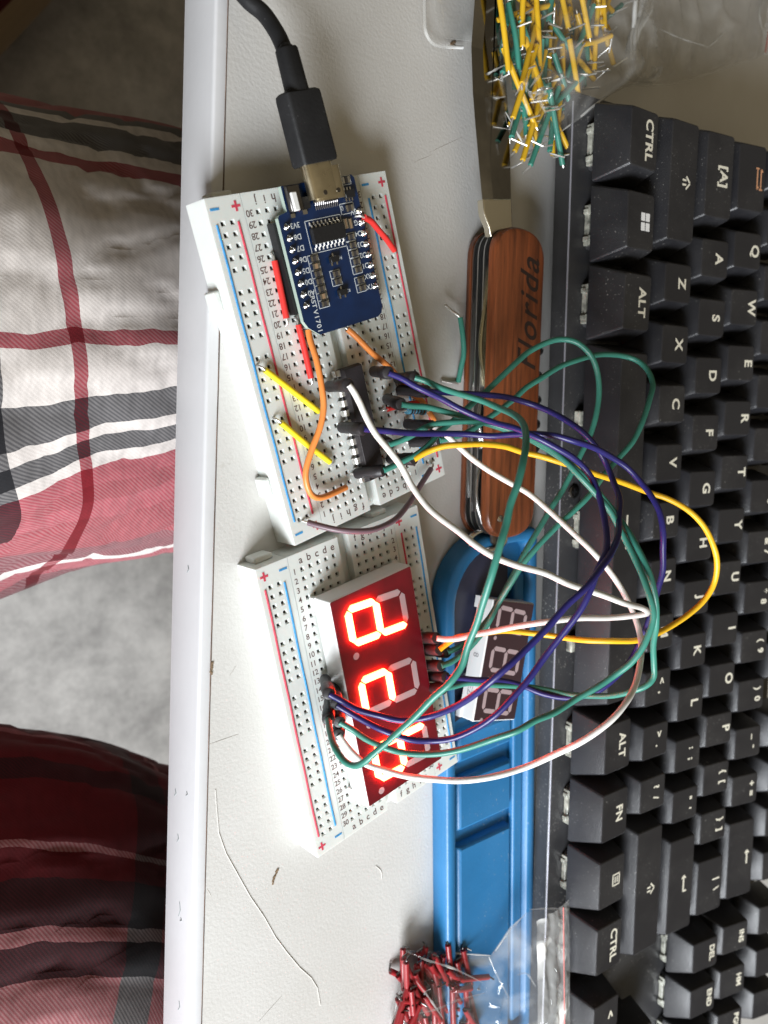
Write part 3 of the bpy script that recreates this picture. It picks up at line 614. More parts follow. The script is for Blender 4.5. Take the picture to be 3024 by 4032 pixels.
ZC = {  # height of the wire at fractions of its course
 'c1': [(0, 21.5), (.15, 27), (.42, 52), (.60, 62), (.80, 48), (.93, 30), (1, 22)],
 'c8': [(0, 20), (.10, 26), (.35, 52), (.55, 70), (.75, 50), (.92, 27), (1, 20)],
 'c11': [(0, 20), (.10, 30), (.30, 46), (.50, 66), (.70, 58), (.90, 32), (1, 22)],
 'c4': [(0, 22.5), (.08, 27), (.30, 52), (.48, 66), (.70, 54), (.88, 34), (1, 21)],
 'c6': [(0, 20), (.10, 26), (.30, 48), (.48, 68), (.70, 60), (.88, 34), (1, 22)],
 'c2': [(0, 19.5), (.10, 25), (.34, 54), (.52, 68), (.72, 52), (.92, 28), (1, 22)],
 'c7': [(0, 20), (.10, 26), (.32, 52), (.52, 70), (.66, 64), (.88, 30), (1, 22)],
 'c10': [(0, 18), (.10, 27), (.32, 56), (.50, 72), (.72, 56), (.90, 32), (1, 20)],
 'c5': [(0, 21.5), (.12, 36), (.26, 64), (.45, 66), (.66, 56), (.84, 42), (.94, 31), (1, 21)],
 'c3': [(0, 17.5), (.12, 22), (.30, 26), (.45, 38), (.60, 38), (.75, 32), (.90, 25), (1, 20)],
 'c9': [(0, 19), (.14, 23), (.30, 29), (.46, 46), (.60, 44), (.76, 36), (.90, 26), (1, 21)]}
BASE = {'c1': (1287, 1523), 'c2': (1334, 1682), 'c3': (1388, 1866), 'c4': (1468, 1462), 'c5': (1560, 1490), 'c6': (1560, 1535), 'c7': (1517, 1568), 'c8': (1590, 1668), 'c9': (1606, 1742), 'c10': (1492, 1722), 'c11': (1524, 1806)}
# plugs on the display side: six behind its right edge, five in front of its left edge
RS = {'c1': ('j', 8), 'c11': ('j', 9.5), 'c3': ('j', 10.5), 'c9': ('j', 11.8), 'c2': ('j', 13.2), 'c7': ('j', 14.6)}
LS = {'c6': ('a', 13), 'c4': ('b', 14), 'c5': ('a', 15.6), 'c10': ('b', 16.4), 'c8': ('b', 17.6)}
JL = {
 'c1': ('long white jumper wire from the topmost plug beside the chip', M_w_white),
 'c8': ('white jumper wire sweeping lowest across the blue tray to the left of the display', M_w_white),
 'c11': ('yellow jumper wire making the widest loop over the keyboard', M_w_yellow),
 'c4': ('dark blue jumper wire from the plug nearest the circuit board', M_w_blue),
 'c6': ('dark blue jumper wire whose plug lies second from the circuit board at the right edge', M_w_blue),
 'c2': ('dark blue jumper wire from the plug across the middle of the chip', M_w_blue),
 'c7': ('green jumper wire starting next to the small resistor', M_w_green),
 'c10': ('green jumper wire crossing below the display in front of both blue wires', M_w_green),
 'c5': ('dark green jumper wire bent sharply down over the white wire and the lit display', M_w_green),
 'c3': ('green jumper wire from the bottom of the chip making the smaller loop over the knife', M_w_green),
 'c9': ('green jumper wire making the larger green loop over the knife and space bar', M_w_green)}
for k in W:
    px, py = BASE[k]; b0 = conn_base(px, py)
    if k in RS:
                e = W[k][-1]; b1_ = at(e[0] - 92, e[1] - 6, HB + .2)
    else:
        c, r = LS[k]; b1_ = hole(B2, c, r, HB + .2)
    jumper(JL[k][0], JL[k][1], W[k], ZC[k], b0, b1_)

# ------------------------------------------------------------------ flat preformed jumpers on the upper board
def preformed(label, m_, pts, zs, bare=1.6, r=.78, name='wire_link', grp='stiff wire links pushed into the upper breadboard', down=(True, True)):
    P_ = [at(x, y, z) for (x, y), z in zip(pts, zs)]
    t = thing(name, label, 'wire link', (P_[0].x, P_[0].y, HB), 0, grp)
    path = cr([loc(t, p) for p in P_], 8)
    m = MB(); m.tube(path, r, 12, round_ends=False); m.build('insulation', m_, t, smooth=True, angle=50)
    for i, j, dn in ((0, 1, down[0]), (-1, -2, down[1])):
        d = (path[i] - path[j]).normalized(); q = path[i]
        m = MB(); pp = [q - d * .4, q + d * bare * .6, q + d * bare + Vector((0, 0, -.35))] + ([q + d * (bare + .35) + Vector((0, 0, -2.6))] if dn else [])
        m.tube(pp, .3, 8); m.build('bare_end', M_tin, t, smooth=True, angle=60)
    return t
zb = HB + .95
preformed('upper yellow wire link slanting across the red line', M_w_lemon, [(1043, 1456), (1150, 1538), (1257, 1620)], [zb + .3, zb, zb])
preformed('lower yellow wire link slanting under the orange wire', M_w_lemon, [(1106, 1664), (1200, 1742), (1300, 1819)], [zb + .3, zb, zb])
preformed('red wire link between rows 26 and 20 beside the circuit board', M_w_red, [(1081, 1027), (1105, 1140), (1128, 1253)], [zb, zb, zb])
preformed('red wire link just below the circuit board parallel to the orange wire', M_w_red, [(1175, 1278), (1200, 1380), (1225, 1489)], [zb, zb, zb])
preformed('bent red wire link from the 5V corner to the right power rail', M_w_red, [(1434, 856), (1460, 870), (1487, 901), (1520, 940), (1552, 985)], [13.8, 13, 12, 11, zb])
preformed('long orange wire looping down the left half of the upper breadboard', M_w_orange, [(1214, 1300), (1222, 1340), (1247, 1420), (1268, 1530), (1274, 1610), (1258, 1690), (1228, 1770), (1205, 1850), (1209, 1910), (1232, 1952), (1275, 1957), (1363, 1919)], [11.5, 12, 13.5, 14.5, 14.5, 14, 13, 12, 11.5, 11, 10.5, 9.8], .5)
preformed('orange wire from under the circuit board towards the right power rail', M_w_orange, [(1367, 1295), (1403, 1326), (1460, 1385), (1528, 1442), (1580, 1500), (1630, 1557), (1662, 1580), (1690, 1623), (1709, 1652)], [10, 10.5, 10.5, 10.2, 10, 10.4, 10.8, 10.5, zb], .6)
preformed('mauve brown wire sagging between the ends of the two breadboards', M_w_brown, [(1212, 2057), (1258, 2070), (1330, 2086), (1403, 2092), (1475, 2084), (1553, 2047), (1602, 1993), (1640, 1935), (1697, 1846)], [zb + .3, 12, 15, 17, 17, 15.5, 13.5, 12, 10.2], 2.0)
preformed('very short red wire link beside the blue banded resistor', M_w_red, [(1525, 1612), (1556, 1603), (1610, 1590), (1650, 1585)], [10, 10.4, 10.6, 10], 1.2, .7)
# resistor
p0 = at(1565, 1627, 12); p1 = at(1600, 1615, 13); p2 = at(1670, 1620, 13)
rs = thing('resistor', 'small blue banded resistor standing behind the green wire plug', 'resistor', (p0.x, p0.y, HB))
m = MB(); ax_ = [loc(rs, p1 + (p2 - p1) * (k / 12)) for k in range(13)]
m.tube(ax_, lambda t: 1.05 if (t < .22 or t > .8) else .85, 14, caps=True); rb = m.build('resistor_body', mat('light blue resistor paint', (.10, .30, .42), .35), rs, smooth=True)
for k, c in ((2, (.02, .02, .02)), (4, (.10, .03, .02)), (6, (.02, .02, .02)), (8, (.02, .02, .02)), (10, (.12, .05, .02))):
    m = MB(); a, c_ = ax_[k], ax_[k] + (ax_[-1] - ax_[0]).normalized() * .55
    m.tube([a, c_], (1.09 if k in (2, 10) else .89), 14, caps=False); m.build('colour_band', mat('band', c, .4), rb, smooth=True)
m = MB(); m.tube([loc(rs, at(1560, 1632, HB - 1)), loc(rs, at(1560, 1632, 10)), loc(rs, at(1568, 1625, 12.3)), ax_[0]], .28, 8); m.tube([ax_[-1], ax_[-1] + Vector((1.6, .1, 0)), ax_[-1] + Vector((2.0, .1, -5))], .28, 8); m.build('resistor_lead', M_tin, rs, smooth=True)

# loose green link on the desk
def staple(t, m_, L, leg, r=.75, bend=0.0, leg_dirs=None, mtl=None):
    m = MB(); p = cr([(0, -L/2, 0), (bend, 0, 0), (0, L/2, 0)], 6); m.tube(p, r, 8); a = m.build('insulation', m_, t, smooth=True, angle=50)
    ld = leg_dirs or (Vector((leg, .4, .3)), Vector((leg, -.4, .3)))
    m = MB()
    m.tube([(0, -L/2 + .5, 0), (0, -L/2 - .7, 0), Vector((0, -L/2 - 1.0, 0)) + ld[0]], .3, 6); b0_ = m.build('bare_end', mtl or M_tin, t, smooth=True, angle=60); m = MB(); m.tube([(0, L/2 - .5, 0), (0, L/2 + .7, 0), Vector((0, L/2 + 1.0, 0)) + ld[1]], .3, 6)
    b_ = m.build('bare_end', mtl or M_tin, t, smooth=True, angle=60); return a, b0_, b_
pa, pb = at(1812, 1250, 3.5), at(1804, 1505, .9)
t = thing('wire_link', 'loose green wire link with bent bare ends on the desk beside the knife', 'wire link', (pa + pb) / 2)
m = MB(); m.tube([loc(t, p) for p in cr([pa, at(1822, 1320, 3.6), at(1826, 1390, 3.0), at(1815, 1450, 1.8), pb], 6)], .8, 12); m.build('insulation', M_w_green, t, smooth=True, angle=50)
m = MB(); m.tube([loc(t, p) for p in (at(1810, 1252, 3.4), at(1806, 1243, 3.3), at(1775, 1222, 3.0), at(1752, 1200, 3.4))], .42, 8)
m.tube([loc(t, p) for p in (at(1804, 1500, .9), at(1802, 1509, .8), at(1770, 1506, .6), at(1738, 1499, .5))], .42, 8); m.build('bare_wire', M_tin, t, smooth=True, angle=60)

# ------------------------------------------------------------------ blue tray
def tray():
    ang = math.radians(4.6); c = Vector((97.5, -110, 0))
    t = thing('plastic_tray', 'blue plastic tray with recessed slanted compartments below the knife', 'tray', c, ang)
    # local frame: x across (-> keyboard), y up the picture
    Wd, Ln = 46.0, 170.0
    x0, x1, y1, y0 = -19.0, 23.6, 81.0, -100.0
    def outline(ins, z, n=9):
        r = 20 - ins * .5; a, b_, c_, d = x0 + ins, x1 - ins, y0 + ins, y1 - ins; out = []
        for (cx, cy, a0, rad) in ((b_ - 3, d - 3, 0, 3), (a + r, d - r, 90, r), (a + 3, c_ + 3, 180, 3), (b_ - 3, c_ + 3, 270, 3)):
            for k in range(n + 1):
                th = math.radians(a0 + 90 * k / n); out.append(Vector((cx + rad * math.cos(th), cy + rad * math.sin(th), z)))
        return out
    m = MB(); m.loft([outline(.6, 0), outline(0, .6), outline(.3, 6.3), outline(.9, 7.0), outline(3.6, 7.0), outline(4.2, 6.4), outline(4.8, 3.0)], 0, True, False)
    m.add(outline(4.8, 3.0), [tuple(range(40))]); m.build('tray_shell', M_tray, t, smooth=True, angle=50)
    m = MB(); m.loft([[Vector((x, y, z)) for x, y in ((-13.2, 22), (12.6, 28), (12.6, 70), (8, 75), (-4, 75), (-13.2, 62))] for z in (2.9, 3.5)]); m.build('dark_patch', mat('dark navy patch', (.028, .030, .055), .4, noise_amt=.3, noise_scale=90), t, bevel=.2)  # flat dark navy patch over the floor of the upper recess
    # raised panels with slanted ends
    def pad(ya, yb, xa=-13.0, xb=12.5, sl=.36):
        def ring(i, z):
            return [Vector((xa + i, ya + i + 0 - (xa) * 0 + (xa - xb) * 0, z)), Vector((xb - i, ya + i + (xb - xa) * sl, z)), Vector((xb - i, yb - i + (xb - xa) * sl, z)), Vector((xa + i, yb - i, z))]
        m = MB(); m.loft([ring(0, 2.9), ring(.4, 5.4), ring(1.4, 6.0)], 0, False, False); m.add(ring(1.4, 6.0), [(0, 1, 2, 3)]); m.build('raised_panel', M_tray, t, bevel=.6, seg=3)
    pad(-13.6, 4.6, sl=-.03); pad(-95, -18.4, sl=-.04); pad(9.2, 19.5, sl=0)
    m = MB(); m.loft([[Vector((x, y, z)) for x, y in ((13.6, -95), (18.4, -95), (18.4, 66), (13.6, 66))] for z in (2.9, 5.6)]); m.build('side_ledge', M_tray, t, bevel=.9, seg=3)
tray()

# ------------------------------------------------------------------ pocket knife
def knife():
    ang = math.radians(2.0); c = Vector((93.0, 16.0, 0)); SCL = Matrix.Diagonal((1.18, 1.03, .84, 1))
    t = thing('pocket_knife', 'folding knife with reddish wooden handle and its main blade open', 'pocket knife', (c.x, c.y, 0), ang)
    t.scale = (1.18, 1.03, .84); M_inv = (Matrix.Translation(c) @ Matrix.Rotation(ang, 4, 'Z') @ SCL).inverted()
    tp = M_inv @ at(2084, 1243, 12.8)
    W2, L2 = 9.3, 44.5
    def st(w, l, z, ox=0):
        out = []
        n = 10
        for k in range(2 * n + 1):
            a = math.pi * k / (2 * n); out.append(Vector((ox + w * math.copysign(abs(math.cos(a)) ** .82, math.cos(a)), l - w * .95 + w * .95 * abs(math.sin(a)) ** .82, z)))
        for k in range(2 * n + 1):
            a = math.pi + math.pi * k / (2 * n); out.append(Vector((ox + w * math.copysign(abs(math.cos(a)) ** .82, math.cos(a)), -l + w * .95 - w * .95 * abs(math.sin(a)) ** .82, z)))
        return out
    for z0, z1, nm in ((11.6, 15.2, 'upper'), (.3, 3.4, 'lower')):
        m = MB()
        if nm == 'upper': m.loft([st(W2, L2, z0), st(W2, L2, z1 - 1.3), st(W2 - .5, L2 - .5, z1 - .35), st(W2 - 1.4, L2 - 1.4, z1)])
        else: m.loft([st(W2 - 1.4, L2 - 1.4, z0), st(W2 - .5, L2 - .5, z0 + .4), st(W2, L2, z0 + 1.3), st(W2, L2, z1)])
        sc_ = m.build('handle_scale', M_wood, t, smooth=True, angle=40)
        if nm == 'upper':
            m = MB(); text(m, 'Florida', 10.0, Matrix.Translation((tp.x, tp.y, z1 + .02)) @ Matrix.Rotation(math.pi / 2, 4, 'Z'), shear=.35, bold=0.012, spacing=1.14); m.build('burnt_lettering', M_burn, sc_)
            m = MB(); m.loft([[Vector((-4.6 + r * math.cos(a), -38.5 + r * math.sin(a), z)) for a in [k * math.pi / 6 for k in range(12)]] for r, z in ((1.1, z1 - .3), (1.0, z1 + .12), (.5, z1 + .3))]); m.build('rivet', M_steel, sc_, smooth=True)
    for z in (3.42, 5.9, 8.6, 11.15):
        m = MB(); m.loft([st(W2 - .35, L2 - .3, z), st(W2 - .35, L2 - .3, z + .42)]); m.build('liner', M_alu, t, smooth=True, angle=40)
    # springs along the keyboard side and folded tools between the liners
    for z in (3.9, 6.4, 9.1):
        m = MB(); m.box((6.6, 2, z + 1.0), (3.4, 82, 1.9)); m.build('back_spring', M_dsteel, t, bevel=.3)
    for i, (z, x0_, y0_, y1_, w) in enumerate(((3.95, -8.3, -34, 30, 6), (6.45, -8.6, -38, 26, 6.5), (9.2, -8.2, -4, 34, 3.0))):
        m = MB(); pts = [(x0_ + w, y0_), (x0_ + .6, y0_ + 1), (x0_, y0_ + 8), (x0_ - .2, (y0_ + y1_) / 2), (x0_ + 1.0, y1_ - 6), (x0_ + w * .7, y1_), (x0_ + w, y1_ - 2)]
        m.loft([[Vector((x, y, z)) for x, y in pts[::-1]], [Vector((x, y, z + 1.7)) for x, y in pts[::-1]]]); m.build('folded_tool', M_steel if i != 1 else M_dsteel, t, bevel=.35)
    # scissors handle bowed out on the picture's left side
    m = MB(); m.tube(cr([(-6.5, 33, 9.6), (-8.3, 20, 9.2), (-8.9, 10, 9.0), (-7.0, 0, 9.8), (-5, -6, 10.2)], 8), lambda q: .9, 10); m.build('spring_tool', mat('yellowish steel', (.66, .60, .42), .25, 1), t, smooth=True)
    m = MB(); m.tube(cr([(-5, 2, 9.8), (-8.4, -4, 9.6), (-8.9, -11, 9.4), (-6.5, -18, 9.8)], 8), .8, 10); m.tube(cr([(-6, -20, 9.8), (-8.6, -26, 9.3), (-8.4, -34, 9.0), (-6, -40, 9.2)], 8), .75, 10); m.build('bowed_tool', M_steel, t, smooth=True)
    # corkscrew lying along the back
    m = MB(); N = 150; pts = []
    for k in range(N):
        u = k / (N - 1); a = u * 2 * math.pi * 4.6; R = 3.7
        pts.append((10.4 + R * math.cos(a), 12 - 34 * u, 7.6 + R * math.sin(a)))
    m.tube(pts, .95, 10, round_ends=True); m.tube([(8.8, -27, 7), (10.5, -26, 7.4), (12.4, -23.5, 7.6)], 1.0, 8); m.build('corkscrew', M_dsteel, t, smooth=True)
    # key ring at the lower end
    m = MB(); m.tube([(-3.5 + 6.0 * math.cos(a), -45.5 + 3.2 * math.sin(a), 8.2 + 1.2 * math.cos(a)) for a in [k * 2 * math.pi / 32 for k in range(33)]], .85, 8); m.build('key_ring', M_steel, t, smooth=True)
    m = MB(); m.tube([(-2.6, -41, 9), (-2.4, -46, 9.6), (-.8, -47.5, 8.4), (-.6, -43, 7.6)], 1.1, 8); m.build('ring_loop', M_dsteel, t, smooth=True)
    # blade, traced outline at its own height
    bp = [(2008, 884), (1908, 850), (1900, 784), (1886, 638), (1872, 480), (1863, 365), (1857, 182), (1867, 46), (1874, -60), (1893, -190), (1920, -270), (1946, -220), (1963, -60), (1966, 60), (1968, 180), (1975, 260), (1984, 330), (1995, 456), (2001, 640), (2004, 775)]
    Z = 9.6
    pts = [M_inv @ at(x, y, Z * .84) for x, y in bp]
    for p in pts: p.z = 0
    cen = sum(pts, Vector()) / len(pts)
    m = MB()
    def ins(p, k, z):
        # the cutting edge (picture left) is ground thin, the back stays thick
        return Vector((p.x, p.y, z))
    left = {1, 2, 3, 4, 5, 6, 7, 8, 9, 10}
    low = [Vector((p.x, p.y, Z - (.15 if i in left else 1.3))) for i, p in enumerate(pts)]
    top = [Vector((p.x, p.y, Z - .05 if i in left else Z + .9)) for i, p in enumerate(pts)]
    inner = []
    for i, p in enumerate(pts):
        inner.append(Vector((p.x + (3.2 if i in left else 0), p.y, Z + .9)))
    m.loft([low[::-1], top[::-1]], 0, True, False)
    m.loft([top[::-1], inner[::-1]], 0, False, True); m.build('blade', M_blade, t)
    q = [M_inv @ at(x, y, (Z + .4) * .84) for x, y in ((1893, 786), (2005, 784), (2010, 925), (1925, 935), (1918, 895), (1898, 845))]
    m = MB(); m.loft([[Vector((p.x, p.y, z)) for p in q[::-1]] for z in (Z - 1.4, Z + 1.5)]); m.build('blade_tang', mat('bright tang', (.75, .70, .58), .25, 1), t, bevel=.3)
knife()

# ------------------------------------------------------------------ keyboard
KX, KY, KT, KZ, TL = 115.8116, 102.8226, 0.0523698, 16.80387, 0.1125239
kb = thing('keyboard', 'black mechanical keyboard with pale legends beside the knife and blue tray', 'keyboard', (KX, KY, KZ))
kb.rotation_euler = (Matrix.Rotation(KT, 3, 'Z') @ Matrix(((math.cos(TL), 0, -math.sin(TL)), (0, 1, 0), (math.sin(TL), 0, math.cos(TL))))).to_euler()
UX = 8.2                       # key centre ahead of the row datum
PL = -2.6                      # plate level
m = MB()
fx, bx_ = -6.4, 8.2 + 19.05 * 5.9 ; ly, ry = 3.0, -(18.25 * 19.05 + 3)
m.loft([rr(bx_ - fx - 26, ly - ry - 20, 2, 4, (fx + bx_) / 2 + 4, (ly + ry) / 2, PL - 13.5), rr(bx_ - fx - 20, ly - ry - 14, 2, 4, (fx + bx_) / 2 + 1, (ly + ry) / 2, PL - 8), rr(bx_ - fx, ly - ry, 3, 4, (fx + bx_) / 2, (ly + ry) / 2, PL - 6.5), rr(bx_ - fx, ly - ry, 3, 4, (fx + bx_) / 2, (ly + ry) / 2, PL - .5), rr(bx_ - fx - .8, ly - ry - .8, 2.8, 4, (fx + bx_) / 2, (ly + ry) / 2, PL)])
plate = m.build('keyboard_case', M_case, kb, smooth=True, angle=35)
m = MB(); m.tube([(fx + .25, y, PL - .12) for y in range(-345, 1, 5)], .28, 6); m.build('front_trim', mat('bright trim edge', (.36, .36, .41), .35, .4), kb)
for (x, y) in ((-.4, -6.24 * 19.05),):
    m = MB(); m.loft([[Vector((x + r * math.cos(a), y + r * math.sin(a), z)) for a in [k * math.pi / 8 for k in range(16)]] for r, z in ((2.3, PL + .02), (2.2, PL + .5), (1.7, PL + .7))]); m.box((x, y, PL + .72), (2.2, .5, .1), 1); m.box((x, y, PL + .725), (.5, 2.2, .1), 1); m.build('plate_screw', [M_dsteel, M_black], kb)
for fxx in (20, 95):
    for yy in (-20, -320):
        m = MB(); m.box((fxx, yy, -15.5 - fxx * TL - .6), (12, 18, 3.2), rz=0); m.build('rubber_foot', M_black_rubber, kb, bevel=.5)

def keycap(u, r, w, legend, h_leg, dxl, lmat=None, lsize=4.6, top2=None, ysh=0.0):
    cx = UX + 19.05 * r; cy = -u * 19.05; wy = w * 19.05 - 1.0
    sl = {0: -.06, 1: -.01, 2: .05, 3: .11, 4: .16, 5: .2, 5.25: .2}[r]
    lx = 19.05 * r + dxl
    def zt(x): return h_leg + sl * (x - lx)
    def ring(wx, wyy, rad, z, ox=0, flat=None):
        pts = rr(wx, wyy, rad, 3, cx + ox, cy, z)
        if flat is not None:
            for p in pts: p.z = zt(p.x) + flat
        return pts
    m = MB()
    m.loft([ring(18.1, wy, .8, 1.0), ring(17.9, wy - .1, 1.0, 2.0), ring(13.7, wy - 5.6, 1.2, 0, 1.1, -.8), ring(13.2, wy - 6.1, 1.2, 0, 1.1, -.2), ring(12.6, wy - 6.7, 1.1, 0, 1.1, 0)])
    kc = Vector((cx, cy, 6)); jr = Matrix.Rotation(random.gauss(0, .007), 3, 'Z') @ Matrix.Rotation(random.gauss(0, .006), 3, 'X')
    m.v = [kc + jr @ (p - kc) for p in m.v]
    key = m.build('key', M_key, kb, smooth=True, angle=24)
    lm = MB(); base = Matrix.Translation((lx, cy + ysh, h_leg + .035)) @ Matrix.Rotation(-math.atan(sl), 4, 'Y') @ Matrix.Rotation(-math.pi / 2, 4, 'Z')
    if isinstance(legend, str):
        if legend: text(lm, legend, lsize, base, bold=.03, spacing=1.05)
    elif legend is not None: legend(lm, base)
    if top2:
        text(lm, top2, lsize * .72, base @ Matrix.Translation((-2.1 if False else 0, 0, 0)), bold=.03)
    lm.v = [kc + jr @ (p - kc) for p in lm.v]
    if lm.v: lm.build('legend', lmat or M_legend, key)
    return key
def bar(lm, M_, x, y, w, h, rz=0.0): lm.box((x, y, 0), (w, h, .04), 0, rz, M_)
def g_win(lm, M_):
    for x in (-1.25, 1.25):
        for y in (-1.15, 1.15): bar(lm, M_, x * 1.15, y, 2.4, 1.9)
def g_shift(lm, M_):
    bar(lm, M_, -1.0, .6, 2.6, .6, .8); bar(lm, M_, 1.0, .6, 2.6, .6, -.8); bar(lm, M_, -.7, -1.2, .6, 1.8); bar(lm, M_, .7, -1.2, .6, 1.8)
def g_tab(lm, M_):
    for y, d in ((.9, 1), (-.9, -1)): bar(lm, M_, 0, y, 6.6, .5); bar(lm, M_, -d * 2.9, y + .4, 1.2, .45, .7 * d); bar(lm, M_, d * 3.4, y, .5, 1.6)
def g_enter(lm, M_): bar(lm, M_, 0, -.3, 6.0, .65); bar(lm, M_, 2.9, .4, .65, 1.9); bar(lm, M_, -2.6, .3, 1.5, .55, .7); bar(lm, M_, -2.6, -.8, 1.5, .55, -.7)
def g_bksp(lm, M_): bar(lm, M_, 0, 0, 5.4, .65); bar(lm, M_, -2.3, .55, 1.6, .55, .7); bar(lm, M_, -2.3, -.55, 1.6, .55, -.7)
def g_menu(lm, M_):
    for x, y, w, h in ((0, 1.7, 4.2, .5), (0, -1.7, 4.2, .5), (-1.9, 0, .5, 3.9), (1.9, 0, .5, 3.9), (0, .6, 2.2, .45), (0, -.5, 2.2, .45)): bar(lm, M_, x, y, w, h)
def g_space(lm, M_): bar(lm, M_, 0, -2.5, 11, .8)
def two(a, b_):
    def f(lm, M_): text(lm, a, 3.9, M_ @ Matrix.Translation((-2.0, 0, 0)), bold=.035); text(lm, b_, 3.9, M_ @ Matrix.Translation((2.0, 0, 0)), bold=.035)
    return f
HL = {0: (11.781, 11.488), 1: (12.028, 11.057), 2: (11.746, 11.159), 3: (11.292, 12.776), 4: (11.6, 12.6), 5.25: (12.5, 12.6)}
def K(u, r, w, leg, **kw): 
    h, dx = HL[r]; key = keycap(u, r, w, leg, h, dx, **kw)
    # clear switch housing under the cap, peeping out at the front
    sw = MB(); cx = UX + 19.05 * r; cy = -u * 19.05
    sw.loft([rr(14.2, 14.2, 1, 2, cx, cy, PL + .05), rr(13.6, 13.6, 1, 2, cx, cy, PL + 2.2), rr(10.5, 11, 1, 2, cx, cy, PL + 3.5)], 0)
    s_ = sw.build('switch', M_case, kb)
    if r == 0 or (r == 3 and u > 15):
        g = MB()
        for dy in (-4.6, 4.6): g.box((cx - 8.1 + .6, cy + dy, PL + 1.6), (1.6, 3.0, 2.9)); g.box((cx - 8.1 - .1, cy + dy * .9, PL + 1.2), (1.2, 1.6, 1.8)) 
        g.box((cx - 7.4, cy, PL + 1.0), (1.2, 9.0, 1.8)); g.build('switch_lens', M_switch, s_, bevel=.25)
K(.625, 0, 1.25, 'CTRL', lsize=4.9); K(1.875, 0, 1.25, g_win, lmat=M_legend_w); K(3.125, 0, 1.25, 'ALT', lsize=4.9); K(6.875, 0, 6.25, g_space)
K(10.625, 0, 1.25, 'ALT', lsize=4.7); K(11.875, 0, 1.25, 'FN', lsize=4.7); K(13.125, 0, 1.25, g_menu); K(14.375, 0, 1.25, 'CTRL', lsize=4.7)
K(1.125, 1, 2.25, g_shift, ysh=0)
for i, c in enumerate('ZXCVBNM'): K(2.75 + i, 1, 1, c, lsize=5.2)
K(9.75, 1, 1, two('<', ',')); K(10.75, 1, 1, two('>', '.')); K(11.75, 1, 1, two('?', '/')); K(13.625, 1, 2.75, g_shift)
K(.875, 2, 1.75, '[A]', lsize=5.2)
for i, c in enumerate('ASDFGHJKL'): K(2.25 + i, 2, 1, c, lsize=5.2)
K(11.25, 2, 1, two(':', ';')); K(12.25, 2, 1, two('"', "'")); K(13.875, 2, 2.25, g_enter)
K(.75, 3, 1.5, g_tab, lmat=M_legend_o)
for i, c in enumerate('QWERTYUIOP'): K(2.0 + i, 3, 1, c, lsize=5.2)
K(12.0, 3, 1, two('{', '[')); K(13.0, 3, 1, two('}', ']')); K(14.25, 3, 1.5, two('|', '\\'))
for i, (a, c) in enumerate(zip('~!@#$%^&*()_+', '`1234567890-=')): K(.5 + i, 4, 1, two(a, c))
K(14.0, 4, 2, g_bksp)
for i, (a, c) in enumerate((('DEL', 'INS'), ('END', 'HM'), ('PGDN', 'PGUP'))): K(15.75 + i, 3, 1, a, lsize=3.6); K(15.75 + i, 4, 1, c, lsize=3.6)
K(15.75, 0, 1, '<', lsize=5); K(16.75, 0, 1, '>', lsize=5); K(16.75, 1, 1, '^', lsize=5)
for u_, s in [(.5, 'ESC')] + [(2.5 + i, 'F%d' % (i + 1)) for i in range(4)] + [(7 + i, 'F%d' % (i + 5)) for i in range(4)] + [(11.5 + i, 'F%d' % (i + 9)) for i in range(4)] + [(15.75 + i, s) for i, s in enumerate(('PRT', 'SCR', 'PS'))]:
    K(u_, 5.25, 1, s, lsize=3.8)
for y in (-5.0 * 19.05, -8.9 * 19.05):
    m = MB(); m.box((-.2, y, PL + 1.2), (2.2, 5, 2.4)); m.build('stabiliser', M_switch, kb, bevel=.4)

# ------------------------------------------------------------------ clear zip bags with wire links
def film(name, upper, lower, zf, nx, ny, amp, seed, parent, matl):
    # a crumpled closed pouch: upper skin and lower skin sewn along the edge
    def along(pl, s):
        L = [0.0]
        for a, b_ in zip(pl, pl[1:]): L.append(L[-1] + (b_ - a).length)
        d = s * L[-1]
        for k in range(len(pl) - 1):
            if d <= L[k + 1] + 1e-9: return pl[k].lerp(pl[k + 1], (d - L[k]) / (L[k + 1] - L[k]))
        return pl[-1]
    V = []; m = MB()
    for layer in (0, 1):
        for j in range(ny + 1):
            for i in range(nx + 1):
                s, t_ = i / nx, j / ny; p = along(upper, s).lerp(along(lower, s), t_); e = (min(s, 1 - s) * 5 * min(t_, 1 - t_) * 5); e = min(1, e) ** .5
                q = Vector((p.x * .045, p.y * .045, seed))
                rid = 1 - abs(noise.noise(q)) * 2; rid2 = 1 - abs(noise.noise(q * 2.3 + Vector((3, 1, 4)))) * 2
                if layer == 0: z = p.z + zf(s, t_) * e + amp * e * (rid ** 4 * 1.3 + rid2 ** 5 * .4)
                else: z = p.z + .2 + amp * .15 * e * rid2
                V.append(Vector((p.x + .8 * noise.noise(q * 1.9) * (1 if layer == 0 else .6), p.y + .8 * noise.noise(q * 1.7 + Vector((9, 9, 9))), z)))
    F_ = []; n = (nx + 1) * (ny + 1)
    for j in range(ny):
        for i in range(nx):
            a = j * (nx + 1) + i
            F_.append((a, a + 1, a + nx + 2, a + nx + 1)); F_.append((n + a, n + a + nx + 1, n + a + nx + 2, n + a + 1))
    m.add(V, F_); return m.build(name, matl, parent, smooth=True, angle=180)
